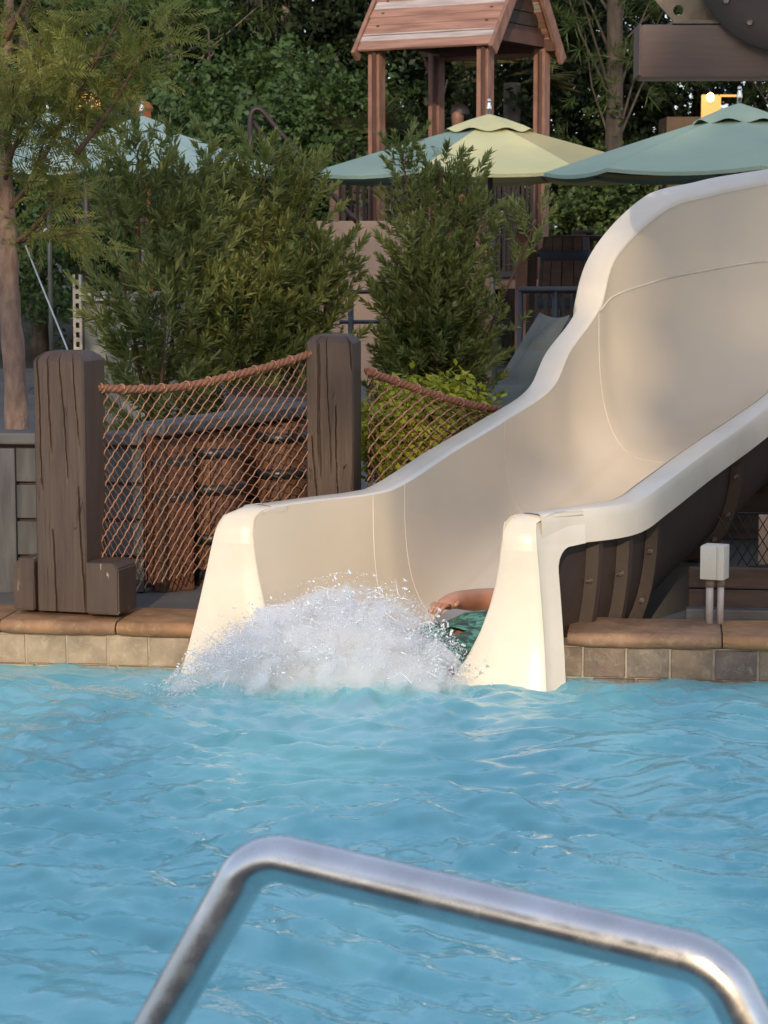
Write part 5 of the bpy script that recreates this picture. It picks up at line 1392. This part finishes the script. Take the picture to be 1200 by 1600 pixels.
def lounger():
    Y0, Y1 = 12.2, 13.0
    root = thing('chaise_lounge', 'grey green sling lounger with raised back behind the slide', 'lounger', (P(800, 640, Y0).x, Y0, DECK_Z))
    bl, br_ = P(742, 655, Y0), P(803, 655, Y0); tl, tr = P(843, 488, Y1), P(891, 492, Y1)
    rows = []
    for i in range(25):
        t = i / 24; a, b_ = bl.lerp(tl, t), br_.lerp(tr, t)
        pad = .028 * abs(math.sin(math.pi * t * 3)) ** .5
        nrm = (tl - bl).cross(br_ - bl).normalized()
        if nrm.y > 0: nrm = -nrm
        rows.append([a.lerp(b_, s_) + nrm * (pad * (1 - abs(2 * s_ - 1) ** 4) - (0.03 * math.sin(math.pi * s_) * t)) for s_ in np.linspace(0, 1, 9)])
    m_ = MB(); m_.grid(rows); m_.grid([[p + Vector((.0, .05, -.02)) for p in r_] for r_ in rows]); m_.build('sling_back', M['sling'], root, smooth=True)
    for a, b_ in ((bl, tl), (br_, tr)):
        m_ = MB(); m_.tube([a + Vector((.01, .04, -.03)), b_ + Vector((.01, .04, -.03))], .016, 8); m_.build('side_tube', M['frame_dark'], root, smooth=True)
    # seat part running left and the legs
    fl = bl + Vector((-1.0, -.35, -.08)); fr = br_ + Vector((-1.0, -.35, -.08))
    m_ = MB(); m_.grid([[bl.lerp(fl, t).lerp(br_.lerp(fr, t), s_) for s_ in np.linspace(0, 1, 5)] for t in np.linspace(0, 1, 8)]); m_.build('sling_seat', M['sling'], root, smooth=True)
    for p in (bl, br_, fl, fr):
        m_ = MB(); m_.tube([p - Vector((0, 0, .02)), Vector((p.x, p.y, DECK_Z))], .016, 8); m_.build('leg', M['frame_dark'], root, smooth=True)
lounger()
def dark_barrel():
    Y = 16.6; c = P(884, 412, Y); root = thing('barrel', 'dark barrel with brown staves and navy bands behind the bronze railing', 'barrel', (c.x, Y, DECK_Z))
    h = c.z + .20 - DECK_Z; n = 14
    for k in range(n):
        a0, a1 = 2 * math.pi * (k + .04) / n, 2 * math.pi * (k + .96) / n; rows = []
        for f in np.linspace(0, 1, 7):
            r_ = .17 + .05 * math.sin(math.pi * f); rows.append([Vector((c.x, Y, DECK_Z + h * f)) + Vector((math.cos(a) * r_ * q_, math.sin(a) * r_ * q_, 0)) for a, q_ in ((a0, 1), (a1, 1), (a1, .85), (a0, .85))])
        m_ = MB(); m_.grid(rows, close=True); m_.f.append((24, 25, 26, 27)); m_.build('stave', M['brown_board'], root)
    for f in (.1, .35, .65, .9):
        r_ = .17 + .05 * math.sin(math.pi * f) + .006; z = DECK_Z + h * f; m_ = MB(); m_.lathe((c.x, Y, z), [(r_ - .01, -.04), (r_, -.035), (r_, .035), (r_ - .01, .04)], 24); m_.build('band', M['cloth_navy'], root, smooth=True)
dark_barrel()

# ------------------------------------------------------------------ upper slide and its support arm, top right corner
def support_arm():
    Y = 8.6; r_ = .5 * 80 / FPX * Y
    a = P(997, 81, Y); b_ = P(1500, 84, Y - .05)
    root = thing('support_arm', 'thick square brown beam with bracket under the upper slide', 'support arm', (b_.x, b_.y, DECK_Z))
    m_ = MB(); mid = (a + b_) / 2; L_ = (b_ - a).length; m_.box(mid, (L_, 2 * r_, 2 * r_), math.atan2(b_.y - a.y, b_.x - a.x), bev=.016); autosmooth(m_.build('beam', M['pipe'], root), 40)
    m_ = MB(); m_.box(a + Vector((-.003, 0, 0)), (.008, 2 * r_ - .008, 2 * r_ - .008), 0, bev=.003); m_.build('end_cap', M['pipe'], root)
    m_ = MB(); m_.tube([b_ + Vector((-.02, 0, r_)), Vector((b_.x, b_.y, DECK_Z))], r_ * 1.15, 24); m_.build('column', M['pipe'], root, smooth=True)
    # saddle plate and drilled gusset
    p0, p1 = P(1047, 37, Y - .02), P(1135, 38, Y - .02)
    m_ = MB(); m_.box((p0 + p1) / 2, ((p1 - p0).length, .17, .014), 0, bev=.003); m_.build('saddle_plate', M['bracket'], root)
    pl = [P(1053, 34, Y - .04), P(1132, 34, Y - .04), P(1200, -60, Y - .04), P(990, -60, Y - .04), P(1023, 0, Y - .04)]
    hc = P(1060, 16, Y - .04); hr = .020
    # gusset as a plate with a round hole: outer polygon sampled by angle
    N = 40; outer = []; inner = []
    c_ = hc
    for k in range(N):
        t = 2 * math.pi * k / N; d = Vector((math.cos(t), 0, math.sin(t))); best = 9
        for i in range(len(pl)):
            A, B = pl[i] - c_, pl[(i + 1) % len(pl)] - c_; den = d.x * (B.z - A.z) - d.z * (B.x - A.x)
            if abs(den) < 1e-9: continue
            s_ = (A.x * (B.z - A.z) - A.z * (B.x - A.x)) / den; u_ = (A.x * d.z - A.z * d.x) / den
            if s_ > 0 and -1e-6 <= u_ <= 1 + 1e-6: best = min(best, s_)
        outer.append(c_ + d * best); inner.append(c_ + d * hr)
    T = Vector((0, .02, 0))
    m_ = MB(); m_.grid([[p + T for p in inner], inner, outer, [p + T for p in outer], [p + T for p in inner]], close=True); autosmooth(m_.build('gusset', M['bracket'], root), 30)
support_arm()
def upper_slide():
    Y = 8.36; k_ = Y / FPX
    c = P(1230, -70, Y); R0 = 143 * k_; RB = 113 * k_
    root = thing('upper_slide', 'dark brown bolted end of a tube slide at the top right corner', 'water slide', (c.x + 1.6, c.y + 3.6, DECK_Z))
    ax_ = Vector((.36, .92, .05)).normalized(); sd = Vector((ax_.y, -ax_.x, 0)).normalized(); up = sd.cross(ax_)
    if up.z < 0: up = -up
    def ring(rad, off, n=48): return [c + ax_ * off + sd * (rad * math.cos(t)) + up * (rad * math.sin(t)) for t in np.linspace(0, 2 * math.pi, n + 1)[:-1]]
    m_ = MB(); m_.grid([ring(.001, .004), ring(R0 * .70, .004), ring(R0 * .72, .0), ring(R0 - .006, 0), ring(R0, .004), ring(R0, .03), ring(R0 - .05, .034)], close=True); fl = m_.build('end_flange', M['shell'], root); autosmooth(fl, 35)
    for k in range(14):
        t = 2 * math.pi * (k + .35) / 14; q_ = c + sd * (RB * math.cos(t)) + up * (RB * math.sin(t)); bb = MB(); bb.tube([q_ + ax_ * .004, q_ - ax_ * .012], .011, 6); bb.build('bolt', M['bolt'], fl)
    m_ = MB(); m_.grid([ring(R0 * .86, .02 + .25 * i) for i in range(18)], close=True); m_.build('tube', M['shell'], root, smooth=True)
    e = c + ax_ * 4.0 + Vector((.25, 0, 0)); cp = MB(); cp.tube([(e.x, e.y, DECK_Z), (e.x, e.y, e.z - R0 * .84)], .09, 18); cp.build('column', M['pipe'], root, smooth=True)
upper_slide()

# ------------------------------------------------------------------ trees behind
def crown_quads(r, ncl, per, rad3, csize, sprigs, up=.4, hollow=.35):
    """clusters of sprigs through an ellipsoid, denser to the outside"""
    d = r.normal(0, 1, (ncl, 3)); d /= np.linalg.norm(d, axis=1, keepdims=True)
    rr_ = (hollow + (1 - hollow) * r.random(ncl)) ** .6
    C = d * rr_[:, None] * np.array(rad3) * (1 + .18 * r.normal(0, 1, (ncl, 1)))
    k = np.repeat(np.arange(ncl), per)
    off = r.normal(0, 1, (len(k), 3)) * csize * np.array([1, 1, .6])
    pos = C[k] + off; dirs = d[k] * .6 + off / csize * .5 + np.array([0, 0, up]) + r.normal(0, .4, (len(k), 3))
    return C, scatter(sprigs, pos, dirs, r)
def make_tree(kind, seed):
    """returns (crown mesh, list of crown centres) local to trunk foot; heights in metres"""
    r = np.random.default_rng(seed)
    if kind == 'leafy':
        S = [sprig_leafy(r, 14, .22, .10, .055) for _ in range(4)]; C, Q = crown_quads(r, 95, 14, (2.1, 1.8, 2.6), .26, S); Q = Q + np.array([0, 0, 3.6]); C = C + np.array([0, 0, 3.6])
    elif kind == 'dark':
        S = [sprig_leafy(r, 16, .26, .12, .06) for _ in range(4)]; C, Q = crown_quads(r, 120, 15, (2.2, 1.9, 3.6), .30, S); Q = Q + np.array([0, 0, 4.0]); C = C + np.array([0, 0, 4.0])
    elif kind == 'pine':
        S = [sprig_needles(r, 34, .14, .20, .010) for _ in range(4)]; C, Q = crown_quads(r, 85, 9, (1.9, 1.7, 3.0), .22, S, up=.5, hollow=.2); Q = Q + np.array([0, 0, 5.0]); C = C + np.array([0, 0, 5.0])
    elif kind == 'shrub':
        S = [sprig_leafy(r, 14, .16, .075, .04) for _ in range(4)]; C, Q = crown_quads(r, 70, 13, (1.15, 1.0, 1.25), .17, S); Q = Q + np.array([0, 0, 1.3]); C = C + np.array([0, 0, 1.3])
    V = Q.reshape(-1, 3); return fast_mesh('crown', V, np.arange(len(V)).reshape(-1, 4)), C
LIB = {k: [make_tree(k, s_) for s_ in seeds] for k, seeds in (('leafy', (51, 52)), ('dark', (61, 62, 63)), ('pine', (71, 72)), ('shrub', (81, 82)))}
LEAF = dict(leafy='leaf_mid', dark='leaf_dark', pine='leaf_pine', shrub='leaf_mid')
def tree(px, Y, kind, var, label, trunk_r=.09, bark='bark_grey', h=None, scale=1.0, mat=None, lean=0.0, group='trees behind the pool', moss=0, rotz=0.0, name=None, dz=0.0):
    x = P(px, 400, Y).x; z0 = 0.15 if Y > 24 else DECK_Z
    root = thing(name or (kind + '_tree' if kind != 'shrub' else 'leafy_bush'), label, 'tree' if kind != 'shrub' else 'bush', (x, Y, z0), group)
    me, C = LIB[kind][var]
    lm = M[mat or LEAF[kind]]
    me = me if (len(me.materials) == 0 or me.materials[0] == lm) else me.copy()
    if len(me.materials) and me.materials[0] != lm: me.materials.clear()
    cr = link('crown', me, lm, root); cr.rotation_euler = (0, 0, rotz); cr.scale = (scale,) * 3; cr.location = (0, 0, dz)
    rr = random.Random(int(px * 7 + Y * 13))
    Hh = h or (C[:, 2].max() * scale * .95 + dz)
    t = MB(); key = [Vector((x, Y, z0))]
    for k in range(1, 6): key.append(Vector((x + lean * k / 5 + rr.gauss(0, .05), Y + rr.gauss(0, .05), z0 + Hh * k / 5)))
    cp = catmull(key, 22); t.tube([Vector(p) for p in cp], [trunk_r * (1.12 - .85 * (i / 21) ** 1.2) for i in range(22)], 10); t.build('trunk', M[bark], root, smooth=True)
    br = MB(); cz, sz = math.cos(rotz), math.sin(rotz)
    for i in range(0, len(C), 4 if kind != 'shrub' else 5):
        q_ = C[i] * scale; e = Vector((x + q_[0] * cz - q_[1] * sz, Y + q_[0] * sz + q_[1] * cz, z0 + q_[2] + dz))
        f = min(.95, max(.15, (e.z - z0) / Hh - .12)); k = f * 21; s_ = Vector(cp[int(k)])
        mid = s_.lerp(e, .5) + Vector((rr.gauss(0, .08), rr.gauss(0, .08), rr.uniform(-.12, .12)))
        b_ = trunk_r * .20; br.tube([s_, mid, e], [b_, b_ * .6, b_ * .22], 5, False)
    br.build('branches', M[bark], root, smooth=True)
    if moss:
        r = np.random.default_rng(int(px)); qs = []
        for k in range(moss):
            c0 = C[rr.randrange(len(C))] * scale; p = np.array([x + c0[0], Y + c0[1] - .1, z0 + c0[2] + dz]); n = 60
            L = r.uniform(.3, 1.1, n); b0 = p + r.normal(0, 1, (n, 3)) * [.14, .10, .10]
            d = np.tile(np.array([[0, 0, -1.0]]), (n, 1)) + r.normal(0, .06, (n, 3)); nr = np.array([[0, -1.0, 0]]) + r.normal(0, .5, (n, 3)); tag(quads_obj('moss', leaf_quads(b0, d, nr, L, r.uniform(.012, .03, n)), M['moss'], root), kind='stuff')
    return root
# far wood that reads as one dark mass
def far_wood():
    r = np.random.default_rng(91); S = [sprig_leafy(r, 14, .5, .26, .14) for _ in range(3)]
    n = 7600; pos = np.stack([r.uniform(-24, 24, n), r.uniform(37, 46, n), .2 + 12.5 * r.random(n) ** 1.15], -1)
    pos[:, 2] *= 1 - .25 * np.sin(pos[:, 0] * 1.1) * np.cos(pos[:, 0] * .43 + 1) * (pos[:, 2] / 12)
    Q = scatter(S, pos, r.normal(0, 1, (n, 3)) + [0, -.3, .5], r)
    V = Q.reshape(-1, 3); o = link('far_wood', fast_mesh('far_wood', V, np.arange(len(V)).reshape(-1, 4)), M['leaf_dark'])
    tag(o, 'dark far wood closing the view behind the trees', 'wood', kind='stuff')
far_wood()
tree(268, 27.0, 'pine', 0, 'pale trunked pine rising behind the left shrubs with moss', .085, 'bark_pale', h=9, moss=4, dz=1.2)
tree(460, 29.0, 'dark', 0, 'broad dark tree with hanging grey moss left of the tower', .10, 'bark_pale', moss=9, rotz=.7)
tree(350, 33.0, 'dark', 1, 'dark tree deep in shade between the two pale trunks', .12, moss=6, rotz=2.0)
tree(722, 27.5, 'dark', 2, 'pale smooth trunked tree seen between the tower posts', .095, 'bark_pale', h=8, dz=1.4)
tree(640, 31.0, 'dark', 1, 'dense black green tree filling the gap inside the tower', .11, rotz=1.1)
tree(950, 25.0, 'pine', 1, 'grey barked pine with bare lower boughs right of the tower', .105, 'bark_grey', h=10, dz=.7)
tree(1090, 30.0, 'dark', 2, 'dark tree behind the seafoam umbrella', .12, rotz=3.0)
tree(1240, 27.0, 'pine', 0, 'pine at the far right above the lit lantern', .10, rotz=2.2)
tree(880, 32.0, 'dark', 0, 'dark tree between the tower and the grey pine', .11, rotz=4.0)
tree(60, 26.0, 'leafy', 0, 'mid green tree behind the young cypress', .10, rotz=1.0)
tree(170, 31.0, 'dark', 2, 'dark tree behind the left umbrellas', .12, rotz=.3, moss=4)
tree(-140, 28.0, 'dark', 0, 'dark tree beyond the left edge of the cypress', .12, rotz=5.1)
tree(1420, 29.0, 'dark', 1, 'dark tree far beyond the right end of the slide', .12, rotz=2.7)
tree(430, 24.6, 'shrub', 0, 'mid green leafy bush behind the grab rail', .035, rotz=.4, scale=1.15, group='leafy bushes below the trees', dz=.5)
tree(330, 25.3, 'shrub', 1, 'leafy bush between the left umbrella and the grab rail', .035, rotz=1.9, scale=1.2, group='leafy bushes below the trees', dz=.7)
tree(500, 26.0, 'shrub', 0, 'leafy bush just left of the tower legs', .035, rotz=3.0, scale=1.1, group='leafy bushes below the trees', dz=.9)
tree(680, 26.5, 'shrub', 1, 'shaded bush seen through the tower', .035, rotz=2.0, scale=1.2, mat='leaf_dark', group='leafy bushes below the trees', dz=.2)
tree(930, 24.8, 'shrub', 0, 'bush at the foot of the grey pine', .035, rotz=1.2, scale=1.0, mat='leaf_pine', group='leafy bushes below the trees')
tree(1060, 24.8, 'shrub', 1, 'bush under the seafoam umbrella lit warm from behind', .035, rotz=.2, scale=1.0, mat='leaf_pine', group='leafy bushes below the trees')
tree(120, 25.0, 'shrub', 1, 'bush behind the left umbrellas', .035, rotz=.9, scale=1.2, group='leafy bushes below the trees', dz=.3)
# fan palm tufts right of the tower post and left of it
def palm(px, py, Y, seed, label):
    r = np.random.default_rng(seed); c = P(px, py, Y); root = thing('fan_palm', label, 'palm', (c.x, c.y, .15), 'fan palms by the tower')
    qs = []
    for k in range(16):
        a = r.random() * 6.283; el = r.uniform(-.3, 1.1); fd = np.array([math.cos(a) * math.cos(el), math.sin(a) * math.cos(el), math.sin(el)]); b0 = np.array(c) + fd * .35
        n = 26; fan = np.linspace(-1.25, 1.25, n); sdv = np.cross(fd, [0, 0, 1.0]); sdv /= np.linalg.norm(sdv); d = fd[None] * np.cos(fan)[:, None] + sdv[None] * np.sin(fan)[:, None] + np.array([[0, 0, -.12]]) * np.abs(fan)[:, None]
        qs.append(leaf_quads(np.tile(b0, (n, 1)), d, np.tile(np.cross(fd, sdv), (n, 1)) + r.normal(0, .2, (n, 3)), r.uniform(.4, .6, n), np.full(n, .03)))
    quads_obj('fronds', np.concatenate(qs), M['leaf_palm'], root)
    t = MB(); t.tube([(c.x, c.y, .15), c], .10, 10); t.build('trunk', M['bark_grey'], root, smooth=True)
palm(800, 130, 25.5, 1, 'fan palm with drying fronds behind the right tower posts')
palm(560, 230, 24.5, 2, 'low fan palm at the left foot of the tower')

# lit lantern and lit window
def lantern():
    Y = 24.0; p = P(1124, 170, Y)
    root = thing('hut', 'small brown hut with a glowing bulb and lit doorway behind the umbrella', 'hut', (p.x, Y, .15))
    w0, w1 = P(1096, 150, Y), P(1153, 150, Y)
    zt = P(1100, 146, Y).z; zb = P(1100, 190, Y).z
    m_ = MB(); m_.box(((w0.x + w1.x) / 2 + .05, Y + .45, 1.5), (1.2, .7, 2.7)); m_.build('wall', M['hut'], root)
    dw = MB(); a, b_ = P(1096, 148, Y + .09), P(1122, 190, Y + .09); dw.box(((a.x + b_.x) / 2, Y + .085, (a.z + b_.z) / 2), (b_.x - a.x, .02, a.z - b_.z)); dw.build('lit_pane', M['win_warm'], root)
    fr = MB(); a, b_ = P(1126, 149, Y), P(1152, 190, Y)
    fr.box(((a.x + b_.x) / 2, Y + .06, a.z), (b_.x - a.x, .04, .022)); fr.box((a.x, Y + .06, (a.z + b_.z) / 2), (.022, .04, a.z - b_.z)); fr.build('lit_frame', M['win_warm'], root)
    bl = MB(); c = P(1110, 152, Y - .02); bl.lathe(c, [(0, -.05), (.032, -.035), (.04, 0), (.032, .035), (.0, .05)], 14); bl.build('bulb', M['lamp_warm'], root, smooth=True)
    br = MB(); br.tube([c + Vector((0, 0, .05)), c + Vector((0, .12, .10))], .008, 6); br.build('bulb_arm', M['bronze_rail'], root)
lantern()
def lamp_post():
    Y = 22.5; p = P(132, 158, Y); root = thing('lamp_post', 'post lamp glowing warm through the cypress leaves', 'lamp post', (p.x, Y, DECK_Z))
    m_ = MB(); m_.tube([(p.x, Y, DECK_Z), (p.x, Y, p.z - .10)], .03, 10); m_.build('post', M['bronze_rail'], root, smooth=True)
    m_ = MB(); m_.box((p.x, Y, p.z), (.30, .16, .15), 0, bev=.01); m_.build('glowing_shade', M['win_warm'], root)
    m_ = MB(); m_.box((p.x, Y, p.z + .10), (.38, .24, .04)); m_.build('lid', M['bronze_rail'], root)
    for dx in (-.15, -.05, .05, .15): m_ = MB(); m_.box((p.x + dx, Y - .085, p.z), (.012, .012, .17)); m_.build('bar', M['bronze_rail'], root)
lamp_post()
def orange_banner():
    Y = 18.8; p = P(224, 180, Y); root = thing('orange_post', 'orange painted post half hidden behind the left shrub', 'post', (p.x, Y, DECK_Z))
    m_ = MB(); m_.box((p.x, Y, (p.z + DECK_Z) / 2), (.11, .11, p.z - DECK_Z + .10), R(20), bev=.012); m_.build('shaft', M['orange'], root)
    m_ = MB(); m_.lathe((p.x, Y, p.z + .05), [(.0, .07), (.05, .06), (.08, .02), (.085, .0)], 12); m_.build('cap', M['orange'], root, smooth=True)
orange_banner()

# ------------------------------------------------------------------ added unseen trees behind the camera, crowns boxed to carve sun patches
def sun_blocker(x, y, boxes, label, seed, h):
    r = np.random.default_rng(seed); root = thing('sun_blocker', label, 'tree', (x, y, DECK_Z), 'added sun blocking trees on the near bank')
    S = [sprig_leafy(r, 14, .20, .22, .14) for _ in range(4)]; pos = []
    for (x0, x1, z0, z1) in boxes:
        n = int(34 * (x1 - x0) * (z1 - z0)) + 6
        p = np.stack([r.uniform(x0, x1, n), y + r.normal(0, .3, n), r.uniform(z0, z1, n)], -1); pos.append(p)
    pos = np.concatenate(pos); quads_obj('crown', scatter(S, pos, r.normal(0, 1, (len(pos), 3)), r), M['leaf_dark'], root)
    t = MB(); t.tube([Vector((x, y, DECK_Z)), Vector((x + .1, y, h * .4)), Vector((x, y, h * .9))], [.32, .25, .08], 12); t.build('trunk', M['bark_grey'], root, smooth=True)
    br = MB(); rr = random.Random(seed)
    for k in range(26):
        e = Vector(pos[rr.randrange(len(pos))]); s0 = Vector((x, y, min(h * .85, max(h * .3, e.z - 1.2)))); br.tube([s0, s0.lerp(e, .5) + Vector((0, 0, .25)), e], [.09, .06, .02], 6, False)
    br.build('branches', M['bark_grey'], root, smooth=True)
SHY = -18.0
sun_blocker(-8.5, SHY, [(-14, -2.3, 9.9, 15), (-14, -1.9, 2.5, 8.0), (-14, -5.5, 7.8, 10.0)], 'added unseen tree, broad crown boxed to shape the sun patches, left behind the camera', 5, 14)
sun_blocker(3.0, SHY, [(-1.70, 8, 2.0, 15), (-2.60, -2.30, 9.15, 9.9), (-2.35, -1.65, 11.2, 15)], 'added unseen tree, dense low crown boxed to block the sun, right behind the camera', 6, 14)
